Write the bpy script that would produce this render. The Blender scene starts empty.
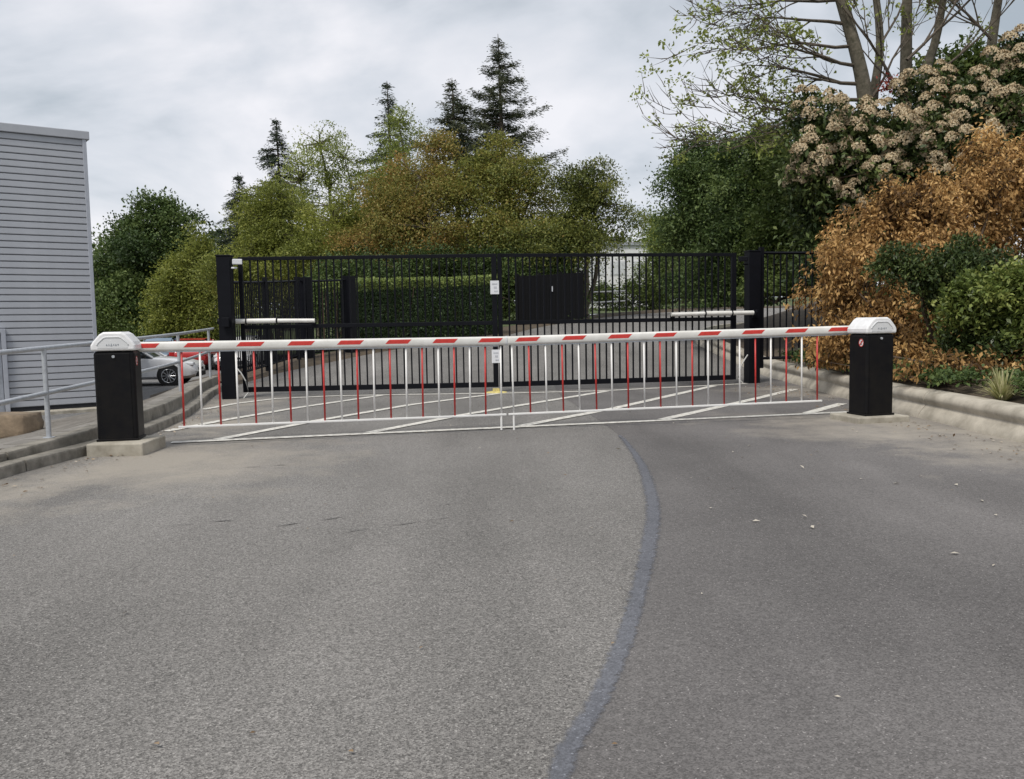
import bpy, bmesh, math, random
import numpy as np
from mathutils import Vector, Matrix

R = math.radians
sc = bpy.context.scene
C = sc.collection

# ------------------------------------------------------------------ camera
EYE, FPX, PITCH, ROLL = 1.25, 850.0, math.atan(67.5 / 850.0), R(1.0)
cam = bpy.data.cameras.new('camera'); cam_o = bpy.data.objects.new('camera', cam); C.objects.link(cam_o)
cam.sensor_width = 36.0; cam.lens = FPX / 1024 * 36.0; cam.clip_end = 5000; cam.clip_start = 0.05
cam_o.location = (0, 0, EYE)
cam_o.rotation_mode = 'QUATERNION'
cam_o.rotation_quaternion = (Matrix.Rotation(R(90) - PITCH, 3, 'X') @ Matrix.Rotation(-ROLL, 3, 'Z')).to_quaternion()
sc.camera = cam_o

# ------------------------------------------------------------------ world, sun, exposure
SUN_EL, SUN_AZ = R(58), R(-150)          # azimuth measured from +Y towards +X: behind the viewer, to the left
w = bpy.data.worlds.new('World'); sc.world = w; w.use_nodes = True
nt = w.node_tree; nt.nodes.clear(); L = nt.links.new
def wn(t, **k):
    n = nt.nodes.new(t)
    for a, b in k.items(): setattr(n, a, b)
    return n
out = wn('ShaderNodeOutputWorld'); bg = wn('ShaderNodeBackground'); bg.inputs['Strength'].default_value = 0.1
sky = wn('ShaderNodeTexSky', sky_type='NISHITA', sun_disc=False); sky.sun_elevation = SUN_EL; sky.sun_rotation = SUN_AZ
tc = wn('ShaderNodeTexCoord'); sep = wn('ShaderNodeSeparateXYZ'); L(tc.outputs['Generated'], sep.inputs[0])
mx = wn('ShaderNodeMath', operation='MAXIMUM'); L(sep.outputs['Z'], mx.inputs[0]); mx.inputs[1].default_value = 0.0
ad = wn('ShaderNodeMath', operation='ADD'); L(mx.outputs[0], ad.inputs[0]); ad.inputs[1].default_value = 0.42
dx = wn('ShaderNodeMath', operation='DIVIDE'); L(sep.outputs['X'], dx.inputs[0]); L(ad.outputs[0], dx.inputs[1])
dy = wn('ShaderNodeMath', operation='DIVIDE'); L(sep.outputs['Y'], dy.inputs[0]); L(ad.outputs[0], dy.inputs[1])
cmb = wn('ShaderNodeCombineXYZ'); L(dx.outputs[0], cmb.inputs[0]); L(dy.outputs[0], cmb.inputs[1]); cmb.inputs[2].default_value = 6.1
n1 = wn('ShaderNodeTexNoise'); n1.inputs['Scale'].default_value = 1.7; n1.inputs['Detail'].default_value = 7; n1.inputs['Roughness'].default_value = 0.52; n1.inputs['Distortion'].default_value = 0.35
L(cmb.outputs[0], n1.inputs['Vector'])
cr = wn('ShaderNodeValToRGB'); L(n1.outputs['Fac'], cr.inputs[0])
e = cr.color_ramp.elements
e[0].position = 0.38; e[0].color = (0.35, 0.395, 0.44, 1)
e[1].position = 0.60; e[1].color = (0.75, 0.745, 0.775, 1)
m_ = e.new(0.49); m_.color = (0.575, 0.60, 0.645, 1)
sc1 = wn('ShaderNodeVectorMath', operation='SCALE'); L(cr.outputs[0], sc1.inputs[0]); sc1.inputs['Scale'].default_value = 6.75
mix = wn('ShaderNodeMixRGB'); mix.inputs[0].default_value = 0.94; L(sky.outputs[0], mix.inputs[1]); L(sc1.outputs[0], mix.inputs[2])
L(mix.outputs[0], bg.inputs['Color']); L(bg.outputs[0], out.inputs['Surface'])

sun = bpy.data.lights.new('sun', 'SUN'); sun.energy = 1.5; sun.angle = R(14); sun.color = (1.0, 0.95, 0.87)
sun_o = bpy.data.objects.new('sun', sun); C.objects.link(sun_o)
sdir = Vector((math.sin(SUN_AZ) * math.cos(SUN_EL), math.cos(SUN_AZ) * math.cos(SUN_EL), math.sin(SUN_EL)))
sun_o.rotation_euler = sdir.to_track_quat('Z', 'Y').to_euler(); sun_o.location = sdir * 60
vs = sc.view_settings; vs.view_transform = 'Standard'; vs.look = 'None'; vs.exposure = 0.86; vs.gamma = 1.0; vs.use_curve_mapping = False

# ------------------------------------------------------------------ helpers
def ray(px, py):
    x, y = (px - 512) / FPX, -(py - 389.5) / FPX
    c, s = math.cos(ROLL), -math.sin(ROLL)
    x, y = c * x - s * y, s * x + c * y
    cp, sp = math.cos(PITCH), math.sin(PITCH)
    return Vector((x, cp + y * sp, -sp + y * cp))
def at(px, py, Y):
    d = ray(px, py); return d * (Y / d.y) + Vector((0, 0, EYE))

class MB:
    def __init__(s): s.v = []; s.f = []; s.mi = []; s.cur = 0
    def add(s, vs_, fs):
        o = len(s.v); s.v += [tuple(v) for v in vs_]; s.f += [tuple(i + o for i in f) for f in fs]; s.mi += [s.cur] * len(fs)
    def box(s, c, d, rz=0.0):
        x, y, z = d[0] / 2, d[1] / 2, d[2] / 2; ca, sa = math.cos(rz), math.sin(rz); vs_ = []
        for k in (-z, z):
            for (a, b) in ((-x, -y), (x, -y), (x, y), (-x, y)):
                vs_.append((c[0] + a * ca - b * sa, c[1] + a * sa + b * ca, c[2] + k))
        s.add(vs_, [(3, 2, 1, 0), (4, 5, 6, 7), (0, 1, 5, 4), (1, 2, 6, 5), (2, 3, 7, 6), (3, 0, 4, 7)]); return s
    def tube(s, pts, rad, n=8, cap=True):
        pts = [Vector(p) for p in pts]
        if not hasattr(rad, '__len__'): rad = [rad] * len(pts)
        vs_ = []; fs = []; ref = None
        for i, p in enumerate(pts):
            t = (pts[min(i + 1, len(pts) - 1)] - pts[max(i - 1, 0)]).normalized()
            if ref is None: ref = Vector((0, 0, 1)) if abs(t.z) < 0.9 else Vector((1, 0, 0))
            a = t.cross(ref)
            if a.length < 1e-4: a = t.cross(Vector((0, 1, 0.3)))
            a.normalize(); b = t.cross(a).normalized(); ref = -b if False else ref
            for k in range(n):
                an = 2 * math.pi * k / n
                vs_.append(p + a * (math.cos(an) * rad[i]) + b * (math.sin(an) * rad[i]))
        for i in range(len(pts) - 1):
            for k in range(n):
                fs.append((i * n + k, i * n + (k + 1) % n, (i + 1) * n + (k + 1) % n, (i + 1) * n + k))
        if cap:
            fs.append(tuple(range(n - 1, -1, -1))); q = (len(pts) - 1) * n; fs.append(tuple(range(q, q + n)))
        s.add(vs_, fs); return s
    def sweep(s, path, prof, closed=True, up=(0, 0, 1), caps=True):
        """profile points (side, up) swept along a path; side = right of travel"""
        path = [Vector(p) for p in path]; n = len(prof); vs_ = []; fs = []
        for i, p in enumerate(path):
            t = (path[min(i + 1, len(path) - 1)] - path[max(i - 1, 0)]); t.z = 0; t.normalize()
            r = Vector((t.y, -t.x, 0))
            for (a, b) in prof: vs_.append(p + r * a + Vector((0, 0, b)))
        for i in range(len(path) - 1):
            for k in range(n if closed else n - 1):
                fs.append((i * n + k, i * n + (k + 1) % n, (i + 1) * n + (k + 1) % n, (i + 1) * n + k))
        if caps and closed:
            fs.append(tuple(range(n - 1, -1, -1))); q = (len(path) - 1) * n; fs.append(tuple(range(q, q + n)))
        s.add(vs_, fs); return s
    def prism(s, poly, y0, y1):
        """polygon in XZ extruded along Y"""
        n = len(poly)
        vs_ = [(a, y0, b) for a, b in poly] + [(a, y1, b) for a, b in poly]
        fs = [tuple(range(n)), tuple(range(2 * n - 1, n - 1, -1))] + [((k + 1) % n, k, k + n, (k + 1) % n + n) for k in range(n)]
        s.add(vs_, fs); return s
    def mesh(s, name):
        me = bpy.data.meshes.new(name); me.from_pydata(s.v, [], s.f); me.update()
        bm = bmesh.new(); bm.from_mesh(me); bmesh.ops.recalc_face_normals(bm, faces=bm.faces); bm.to_mesh(me); bm.free()
        return me
    def build(s, name, m, parent=None, bevel=0, smooth=False, seg=2):
        me = s.mesh(name)
        for k in (m if isinstance(m, (list, tuple)) else [m]): me.materials.append(k)
        for p, i in zip(me.polygons, s.mi): p.material_index = i
        o = bpy.data.objects.new(name, me); C.objects.link(o); o.parent = parent
        if smooth:
            for p in me.polygons: p.use_smooth = True
            try: me.set_sharp_from_angle(angle=R(40))
            except Exception: pass
        if bevel:
            b = o.modifiers.new('bevel', 'BEVEL'); b.width = bevel; b.segments = seg; b.limit_method = 'ANGLE'; b.angle_limit = R(30)
        return o

def tag(o, label=None, cat=None, group=None, kind=None):
    if label: o['label'] = label
    if cat: o['category'] = cat
    if group: o['group'] = group
    if kind: o['kind'] = kind
    return o
def empty(name, loc=(0, 0, 0), rz=0.0):
    o = bpy.data.objects.new(name, None); o.empty_display_size = 0.2; C.objects.link(o); o.location = loc; o.rotation_euler = (0, 0, rz); return o
def link_copy(me, name, parent, loc=(0, 0, 0), rot=(0, 0, 0), scale=(1, 1, 1)):
    o = bpy.data.objects.new(name, me); C.objects.link(o); o.parent = parent
    o.location = loc; o.rotation_euler = rot; o.scale = scale; return o
def shared(mb, name, m, smooth=False):
    me = mb.mesh(name); me.materials.append(m)
    if smooth:
        for p in me.polygons: p.use_smooth = True
    return me

# ------------------------------------------------------------------ materials
def mat(name, col, rough=0.6, metal=0.0, var=0.12, vscale=6.0, bump=0.0, bscale=60.0, col2=None, spec=0.5, coat=0.0, trans=0.0):
    m = bpy.data.materials.new(name); m.use_nodes = True; t = m.node_tree; b = t.nodes['Principled BSDF']; l = t.links.new
    b.inputs['Roughness'].default_value = rough; b.inputs['Metallic'].default_value = metal
    b.inputs['Specular IOR Level'].default_value = spec; b.inputs['Coat Weight'].default_value = coat
    tcn = t.nodes.new('ShaderNodeTexCoord')
    n = t.nodes.new('ShaderNodeTexNoise'); n.inputs['Scale'].default_value = vscale; n.inputs['Detail'].default_value = 6; n.inputs['Roughness'].default_value = 0.65
    l(tcn.outputs['Object'], n.inputs['Vector'])
    r = t.nodes.new('ShaderNodeValToRGB'); l(n.outputs['Fac'], r.inputs[0])
    c2 = col2 or tuple(c * (1 - var * 2) for c in col)
    r.color_ramp.elements[0].position = 0.32; r.color_ramp.elements[0].color = (*c2, 1)
    r.color_ramp.elements[1].position = 0.66; r.color_ramp.elements[1].color = (*[min(1, c * (1 + var)) for c in col], 1)
    l(r.outputs[0], b.inputs['Base Color'])
    if bump:
        n2 = t.nodes.new('ShaderNodeTexNoise'); n2.inputs['Scale'].default_value = bscale; n2.inputs['Detail'].default_value = 4
        l(tcn.outputs['Object'], n2.inputs['Vector'])
        bp = t.nodes.new('ShaderNodeBump'); bp.inputs['Strength'].default_value = bump; bp.inputs['Distance'].default_value = 0.01
        l(n2.outputs['Fac'], bp.inputs['Height']); l(bp.outputs[0], b.inputs['Normal'])
    return m

def leaf_mat(name, cols, trans=0.3, rough=0.55):
    """colour by the per-leaf 'tone' attribute"""
    m = bpy.data.materials.new(name); m.use_nodes = True; t = m.node_tree; b = t.nodes['Principled BSDF']; l = t.links.new
    a = t.nodes.new('ShaderNodeAttribute'); a.attribute_name = 'tone'
    r = t.nodes.new('ShaderNodeValToRGB'); l(a.outputs['Fac'], r.inputs[0]); el = r.color_ramp.elements
    while len(el) < len(cols): el.new(0.5)
    for i, c in enumerate(cols): el[i].position = i / (len(cols) - 1); el[i].color = (*c, 1)
    l(r.outputs[0], b.inputs['Base Color']); b.inputs['Roughness'].default_value = rough; b.inputs['Specular IOR Level'].default_value = 0.35
    tr = t.nodes.new('ShaderNodeBsdfTranslucent'); l(r.outputs[0], tr.inputs['Color'])
    ms = t.nodes.new('ShaderNodeMixShader'); ms.inputs[0].default_value = trans
    l(b.outputs[0], ms.inputs[1]); l(tr.outputs[0], ms.inputs[2]); l(ms.outputs[0], t.nodes['Material Output'].inputs['Surface'])
    return m

def asphalt(name, ca, cb, chip, chipf, patches=(), pale=(0.36, 0.325, 0.275), scale=95.0, bump=0.5, patch_str=0.72):
    m = bpy.data.materials.new(name); m.use_nodes = True; t = m.node_tree; b = t.nodes['Principled BSDF']; l = t.links.new
    N = t.nodes.new
    tcn = N('ShaderNodeTexCoord'); P = tcn.outputs['Object']
    big = N('ShaderNodeTexNoise'); big.inputs['Scale'].default_value = 0.45; big.inputs['Detail'].default_value = 7; big.inputs['Roughness'].default_value = 0.6; l(P, big.inputs['Vector'])
    r = N('ShaderNodeValToRGB'); l(big.outputs['Fac'], r.inputs[0]); r.color_ramp.elements[0].position = 0.3; r.color_ramp.elements[1].position = 0.7
    r.color_ramp.elements[0].color = (*ca, 1); r.color_ramp.elements[1].color = (*cb, 1)
    # long worn streaks along the wheel tracks and broad blotches
    mp = N('ShaderNodeMapping'); mp.inputs['Scale'].default_value = (0.9, 0.16, 1); mp.inputs['Rotation'].default_value = (0, 0, 0.35); l(P, mp.inputs['Vector'])
    wn_ = N('ShaderNodeTexNoise'); wn_.inputs['Scale'].default_value = 1.0; wn_.inputs['Detail'].default_value = 5; wn_.inputs['Distortion'].default_value = 0.6; l(mp.outputs[0], wn_.inputs['Vector'])
    wr = N('ShaderNodeMapRange'); wr.inputs['From Min'].default_value = 0.32; wr.inputs['From Max'].default_value = 0.68; wr.inputs['To Min'].default_value = 0.80; wr.inputs['To Max'].default_value = 1.17; l(wn_.outputs['Fac'], wr.inputs['Value'])
    ws = N('ShaderNodeVectorMath'); ws.operation = 'SCALE'; l(r.outputs[0], ws.inputs[0]); l(wr.outputs[0], ws.inputs['Scale'])
    vo = N('ShaderNodeTexVoronoi'); vo.inputs['Scale'].default_value = scale; l(P, vo.inputs['Vector'])
    sepc = N('ShaderNodeSeparateColor'); l(vo.outputs['Color'], sepc.inputs[0])
    vr = N('ShaderNodeMapRange'); vr.inputs['To Min'].default_value = 1 - chip; vr.inputs['To Max'].default_value = 1 + chip; l(sepc.outputs[0], vr.inputs['Value'])
    mul = N('ShaderNodeVectorMath'); mul.operation = 'SCALE'; l(ws.outputs[0], mul.inputs[0]); l(vr.outputs[0], mul.inputs['Scale'])
    fine = N('ShaderNodeTexNoise'); fine.inputs['Scale'].default_value = 38; fine.inputs['Detail'].default_value = 5; fine.inputs['Roughness'].default_value = 0.7; l(P, fine.inputs['Vector'])
    fr = N('ShaderNodeMapRange'); fr.inputs['From Min'].default_value = 0.3; fr.inputs['From Max'].default_value = 0.7; fr.inputs['To Min'].default_value = 0.8; fr.inputs['To Max'].default_value = 1.2; l(fine.outputs['Fac'], fr.inputs['Value'])
    mul2 = N('ShaderNodeVectorMath'); mul2.operation = 'SCALE'; l(mul.outputs[0], mul2.inputs[0]); l(fr.outputs[0], mul2.inputs['Scale'])
    # scattered pale chips
    g = N('ShaderNodeMath'); g.operation = 'GREATER_THAN'; g.inputs[1].default_value = 1 - chipf; l(sepc.outputs[1], g.inputs[0])
    mc = N('ShaderNodeMixRGB'); l(g.outputs[0], mc.inputs[0]); l(mul2.outputs[0], mc.inputs[1]); mc.inputs[2].default_value = (*[c * 1.75 for c in cb], 1)
    cur = mc.outputs[0]
    # dusty stains, blotchy outline of their own
    for (cx, cy, rad) in patches:
        ds = N('ShaderNodeVectorMath'); ds.operation = 'DISTANCE'; l(P, ds.inputs[0]); ds.inputs[1].default_value = (cx, cy, 0)
        dn = N('ShaderNodeTexNoise'); dn.inputs['Scale'].default_value = 1.3; dn.inputs['Detail'].default_value = 6; dn.inputs['Roughness'].default_value = 0.7; l(P, dn.inputs['Vector'])
        sm = N('ShaderNodeMath'); sm.operation = 'MULTIPLY_ADD'; l(dn.outputs['Fac'], sm.inputs[0]); sm.inputs[1].default_value = rad * 2.2; l(ds.outputs['Value'], sm.inputs[2])
        mr = N('ShaderNodeMapRange'); mr.inputs['From Min'].default_value = rad * 2.1; mr.inputs['From Max'].default_value = rad * 1.2; mr.inputs['To Max'].default_value = patch_str; mr.clamp = True; l(sm.outputs[0], mr.inputs['Value'])
        mm = N('ShaderNodeMixRGB'); l(mr.outputs[0], mm.inputs[0]); l(cur, mm.inputs[1]); mm.inputs[2].default_value = (*pale, 1); cur = mm.outputs[0]
    l(cur, b.inputs['Base Color']); b.inputs['Roughness'].default_value = 0.88; b.inputs['Specular IOR Level'].default_value = 0.3
    bp = N('ShaderNodeBump'); bp.inputs['Strength'].default_value = bump; bp.inputs['Distance'].default_value = 0.006
    ha = N('ShaderNodeMath'); ha.operation = 'ADD'; l(vo.outputs['Distance'], ha.inputs[0]); l(fine.outputs['Fac'], ha.inputs[1])
    l(ha.outputs[0], bp.inputs['Height']); l(bp.outputs[0], b.inputs['Normal'])
    return m

M = {}
DUST = [(-3.3, 7.9, 2.0), (-5.2, 13.6, 1.8), (4.4, 9.6, 2.1), (5.0, 7.6, 1.7), (4.9, 14.2, 1.4), (-4.6, 6.2, 1.5), (-4.2, 11.0, 1.3)]
M['asphalt'] = asphalt('weathered_asphalt', (0.155, 0.148, 0.140), (0.200, 0.191, 0.181), 0.50, 0.020, DUST, scale=170)
M['asphalt_dark'] = asphalt('newer_asphalt', (0.110, 0.104, 0.102), (0.160, 0.151, 0.147), 0.34, 0.010, DUST, scale=190, bump=0.3)
M['asphalt_far'] = asphalt('car_park_asphalt', (0.13, 0.128, 0.128), (0.18, 0.176, 0.172), 0.2, 0.02, [(-6.5, 15, 2.5)], scale=40)
M['sealant'] = asphalt('blue_grey_sealant', (0.130, 0.135, 0.155), (0.168, 0.174, 0.195), 0.26, 0.012, (), scale=170, bump=0.25)
M['line'] = mat('worn_white_paint', (0.74, 0.72, 0.66), 0.7, var=0.06, vscale=16, col2=(0.36, 0.34, 0.31))
M['concrete'] = mat('pale_concrete', (0.47, 0.43, 0.36), 0.85, vscale=3.2, col2=(0.30, 0.27, 0.22), bump=0.3, bscale=45)
M['kerb'] = mat('grey_concrete_kerb', (0.27, 0.25, 0.215), 0.9, vscale=5, col2=(0.13, 0.12, 0.10), bump=0.3, bscale=60)
M['plinth'] = mat('plinth_concrete', (0.40, 0.37, 0.31), 0.85, vscale=5, col2=(0.25, 0.225, 0.18), bump=0.25, bscale=40)
M['paving'] = mat('paving', (0.235, 0.22, 0.20), 0.9, vscale=2.5, col2=(0.165, 0.152, 0.136), bump=0.3, bscale=80)
M['soil'] = mat('soil', (0.10, 0.075, 0.05), 0.95, vscale=5, col2=(0.05, 0.04, 0.028), bump=0.5, bscale=25)
M['grass'] = mat('rough_grass', (0.085, 0.11, 0.035), 0.95, vscale=3, col2=(0.05, 0.065, 0.022), bump=0.6, bscale=30)
M['black'] = mat('black_gloss_paint', (0.0045, 0.0045, 0.006), 0.42, var=0.1, vscale=9, col2=(0.011, 0.010, 0.0095), spec=0.16)
M['blackfence'] = mat('black_powder_coat', (0.0055, 0.006, 0.009), 0.5, var=0.1, spec=0.14)
M['white'] = mat('white_plastic', (0.80, 0.80, 0.81), 0.38, var=0.02, vscale=9, col2=(0.70, 0.70, 0.70))
M['panel'] = mat('cap_front_panel', (0.66, 0.67, 0.68), 0.45, var=0.02)
M['boom'] = mat('boom_white_paint', (0.76, 0.75, 0.72), 0.35, var=0.03, vscale=5, col2=(0.64, 0.625, 0.585))
M['red'] = mat('red_reflective_tape', (0.60, 0.045, 0.035), 0.4, var=0.08, vscale=25)
M['redrod'] = mat('red_rod_paint', (0.52, 0.035, 0.03), 0.4, var=0.1, vscale=25)
M['rod'] = mat('white_rod_paint', (0.82, 0.81, 0.79), 0.4, var=0.03)
M['galv'] = mat('galvanised_steel', (0.50, 0.52, 0.55), 0.42, metal=0.45, var=0.08, vscale=20)
M['grey'] = mat('grey_mark', (0.30, 0.32, 0.35), 0.6, var=0.1)
M['rubber'] = mat('black_rubber', (0.015, 0.015, 0.015), 0.8)
M['clad'] = mat('grey_cladding', (0.41, 0.425, 0.46), 0.5, metal=0.1, var=0.04, vscale=0.9, col2=(0.355, 0.37, 0.405))
M['trim'] = mat('grey_trim', (0.40, 0.42, 0.47), 0.45, metal=0.15, var=0.04)
M['darkgap'] = mat('dark_gap', (0.03, 0.03, 0.033), 0.9)
M['bark'] = mat('bark', (0.13, 0.105, 0.08), 0.95, vscale=14, col2=(0.06, 0.05, 0.04), bump=0.7, bscale=30)
M['bark_grey'] = mat('grey_bark', (0.15, 0.13, 0.10), 0.95, vscale=10, col2=(0.065, 0.06, 0.04), bump=0.8, bscale=24)
M['stem'] = mat('brown_stem', (0.10, 0.07, 0.045), 0.95, vscale=14, col2=(0.05, 0.035, 0.025))
M['glass'] = mat('car_glass', (0.03, 0.04, 0.05), 0.08, var=0.05, spec=0.8)
M['tyre'] = mat('tyre_rubber', (0.018, 0.018, 0.019), 0.85)
M['rim'] = mat('alloy', (0.42, 0.43, 0.45), 0.35, metal=0.7)
M['lamp'] = mat('headlamp', (0.75, 0.77, 0.8), 0.15, spec=0.8)
M['redlamp'] = mat('tail_lamp', (0.45, 0.02, 0.02), 0.2, spec=0.8)
M['yellow'] = mat('worn_yellow_paint', (0.62, 0.52, 0.18), 0.7, vscale=18, col2=(0.40, 0.34, 0.16))
M['timber'] = mat('dark_stained_timber', (0.010, 0.010, 0.011), 0.85, vscale=12, spec=0.15)
M['render'] = mat('white_render', (0.84, 0.84, 0.86), 0.7, var=0.03, vscale=0.8)
M['cable'] = mat('grey_cable', (0.5, 0.5, 0.48), 0.5)
M['sand'] = mat('brown_sandstone', (0.25, 0.19, 0.13), 0.95, vscale=4, col2=(0.13, 0.10, 0.07), bump=0.6, bscale=25)
M['paper'] = mat('notice_plate', (0.72, 0.73, 0.76), 0.5, var=0.03)

def pinterp(path, y):
    for (x0, y0), (x1, y1) in zip(path, path[1:]):
        if y0 <= y <= y1: return x0 + (x1 - x0) * (y - y0) / (y1 - y0)
    return path[0][0] if y < path[0][1] else path[-1][0]
def smooth_path(pts, n=6):
    """Catmull-Rom through pts"""
    pts = [Vector(p) for p in pts]; q = [2 * pts[0] - pts[1]] + pts + [2 * pts[-1] - pts[-2]]; o = []
    for i in range(1, len(q) - 2):
        for k in range(n):
            t = k / n; a, b, c, d = q[i - 1], q[i], q[i + 1], q[i + 2]
            o.append(0.5 * ((2 * b) + (c - a) * t + (2 * a - 5 * b + 4 * c - d) * t * t + (3 * b - a - 3 * c + d) * t ** 3))
    o.append(pts[-1]); return o
def road_z(y):
    t = max(0.0, y - 17.5)
    return 0.065 * t * t / (t + 2.0) if y < 46 else 0.065 * 28.5 * 28.5 / 30.5 + (y - 46) * 0.02

# ------------------------------------------------------------------ ground, road, pavements
def sheet(name, rows, m, skirt=0.0):
    mb = MB(); n = len(rows[0]); v = [p for r in rows for p in r]
    mb.add(v, [(i * n + k, i * n + k + 1, (i + 1) * n + k + 1, (i + 1) * n + k) for i in range(len(rows) - 1) for k in range(n - 1)])
    o = mb.build(name, m); me = o.data
    if sum(p.normal.z for p in me.polygons) < 0: me.flip_normals()
    return tag(o, kind='structure')
g = MB(); g.add([(-1500, -300, -0.95), (1500, -300, -0.95), (1500, 2500, -0.95), (-1500, 2500, -0.95)], [(0, 1, 2, 3)])
tag(g.build('ground', M['grass']), kind='structure')

LEFT = [(-4.35, -8), (-4.35, 2), (-4.34, 7.07), (-4.24, 8.3), (-4.25, 9.8), (-4.62, 12.2), (-5.49, 15.67), (-5.9, 18.0), (-5.8, 19.6), (-5.4, 21.5), (-3.5, 26.6), (-0.8, 29.8), (1.15, 35), (3.6, 39.6), (6.5, 43), (12, 47), (22, 52)]
RIGHT = [(4.9, -8), (4.9, 2), (4.9, 8.07), (4.93, 9.66), (4.98, 11.8), (5.29, 16.14), (5.48, 20), (5.62, 24), (5.85, 27), (6.6, 29.3), (8.4, 31), (12, 32.5), (22, 35), (32, 38)]
Ls = smooth_path([(x, y, 0) for x, y in LEFT], 5); Rs = smooth_path([(x, y, 0) for x, y in RIGHT], 5)
def resample(path, n):
    d = [0]
    for a, b in zip(path, path[1:]): d.append(d[-1] + (b - a).length)
    o = []; j = 0
    for i in range(n):
        t = d[-1] * i / (n - 1)
        while j < len(d) - 2 and d[j + 1] < t: j += 1
        u = (t - d[j]) / max(1e-9, d[j + 1] - d[j]); o.append(path[j].lerp(path[j + 1], min(1, max(0, u))))
    return o
def row_between(a, b, n=14, ext=0.12):
    r = []
    d = (b - a).normalized()
    a2, b2 = a - d * ext, b + d * ext
    for k in range(n + 1):
        p = a2.lerp(b2, k / n); r.append((p.x, p.y, road_z(p.y)))
    return r
# straight rows up to y = 17, then rows joining matching stations of both edges
rows = []
ys = [-8 + 1.0 * i for i in range(26)]
Lp = [(p.x, p.y) for p in Ls]; Rp = [(p.x, p.y) for p in Rs]
for y in ys: rows.append(row_between(Vector((pinterp(Lp, y), y, 0)), Vector((pinterp(Rp, y), y, 0))))
La = resample([p for p in Ls if p.y > 17.4], 40); Ra = resample([p for p in Rs if p.y > 17.4], 40)
for a, b in zip(La, Ra): rows.append(row_between(a, b))
sheet('road', rows, M['asphalt'])

STRIP = [(-0.02, 1.2), (0.11, 2.24), (0.27, 2.72), (0.48, 3.46), (0.77, 4.75), (0.96, 5.83), (1.12, 7.53), (1.15, 9.47), (1.02, 11.5), (0.88, 13.5), (0.8, 15.2), (0.85, 17.3)]
Ss = smooth_path([(x, y, 0) for x, y in STRIP], 6); Sp = [(p.x, p.y) for p in Ss]
rows = []
for i in range(90):
    y = -6 + i * 0.26
    x0 = pinterp(Sp, y) if y > 1.2 else -0.02 + (y - 1.2) * 0.08; x1 = pinterp(Rp, y) + 0.1
    rows.append([(x0 + (x1 - x0) * k / 8, y, road_z(y) + 0.003) for k in range(9)])
sheet('road_surface_new', rows, M['asphalt_dark'])
rng = random.Random(5)
sv, sf, sa = [], [], []; fine = resample([p for p in Ss if p.y < 9.3], 160)
for i, p in enumerate(fine):
    t = (fine[min(159, i + 1)] - fine[max(0, i - 1)]).normalized(); q = Vector((-t.y, t.x, 0)); wd = 0.031 + 0.011 * min(1, max(0, p.y - 2.6) / 2.5)
    for k in range(5): sv.append((p + q * wd * 1.5 * (1 - k / 2))[:2] + (0.0072,)); sa.append(abs(1 - k / 2) + max(0, p.y - 6.6) * 0.16)
for i in range(159): sf += [(i * 5 + k, i * 5 + k + 1, i * 5 + k + 6, i * 5 + k + 5) for k in range(4)]
sm_ = M['sealant']; t_ = sm_.node_tree; ab = t_.nodes.new('ShaderNodeAttribute'); ab.attribute_name = 'across'
sn = t_.nodes.new('ShaderNodeTexNoise'); sn.inputs['Scale'].default_value = 26; sn.inputs['Detail'].default_value = 6; sn.inputs['Roughness'].default_value = 0.72
tco = t_.nodes.new('ShaderNodeTexCoord'); t_.links.new(tco.outputs['Object'], sn.inputs['Vector'])
sma = t_.nodes.new('ShaderNodeMath'); sma.operation = 'MULTIPLY_ADD'; t_.links.new(sn.outputs['Fac'], sma.inputs[0]); sma.inputs[1].default_value = 1.5; t_.links.new(ab.outputs['Fac'], sma.inputs[2])
smr = t_.nodes.new('ShaderNodeMapRange'); smr.inputs['From Min'].default_value = 1.62; smr.inputs['From Max'].default_value = 1.22; smr.inputs['To Max'].default_value = 0.8; t_.links.new(sma.outputs[0], smr.inputs['Value'])
t_.links.new(smr.outputs[0], t_.nodes['Principled BSDF'].inputs['Alpha'])
me = bpy.data.meshes.new('sealed_joint'); me.from_pydata(sv, [], sf); me.update(); me.materials.append(sm_)
if sum(p.normal.z for p in me.polygons) < 0: me.flip_normals()
a_ = me.attributes.new('across', 'FLOAT', 'POINT'); a_.data.foreach_set('value', sa)
o = bpy.data.objects.new('sealed_joint', me); C.objects.link(o); tag(o, kind='structure')

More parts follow.
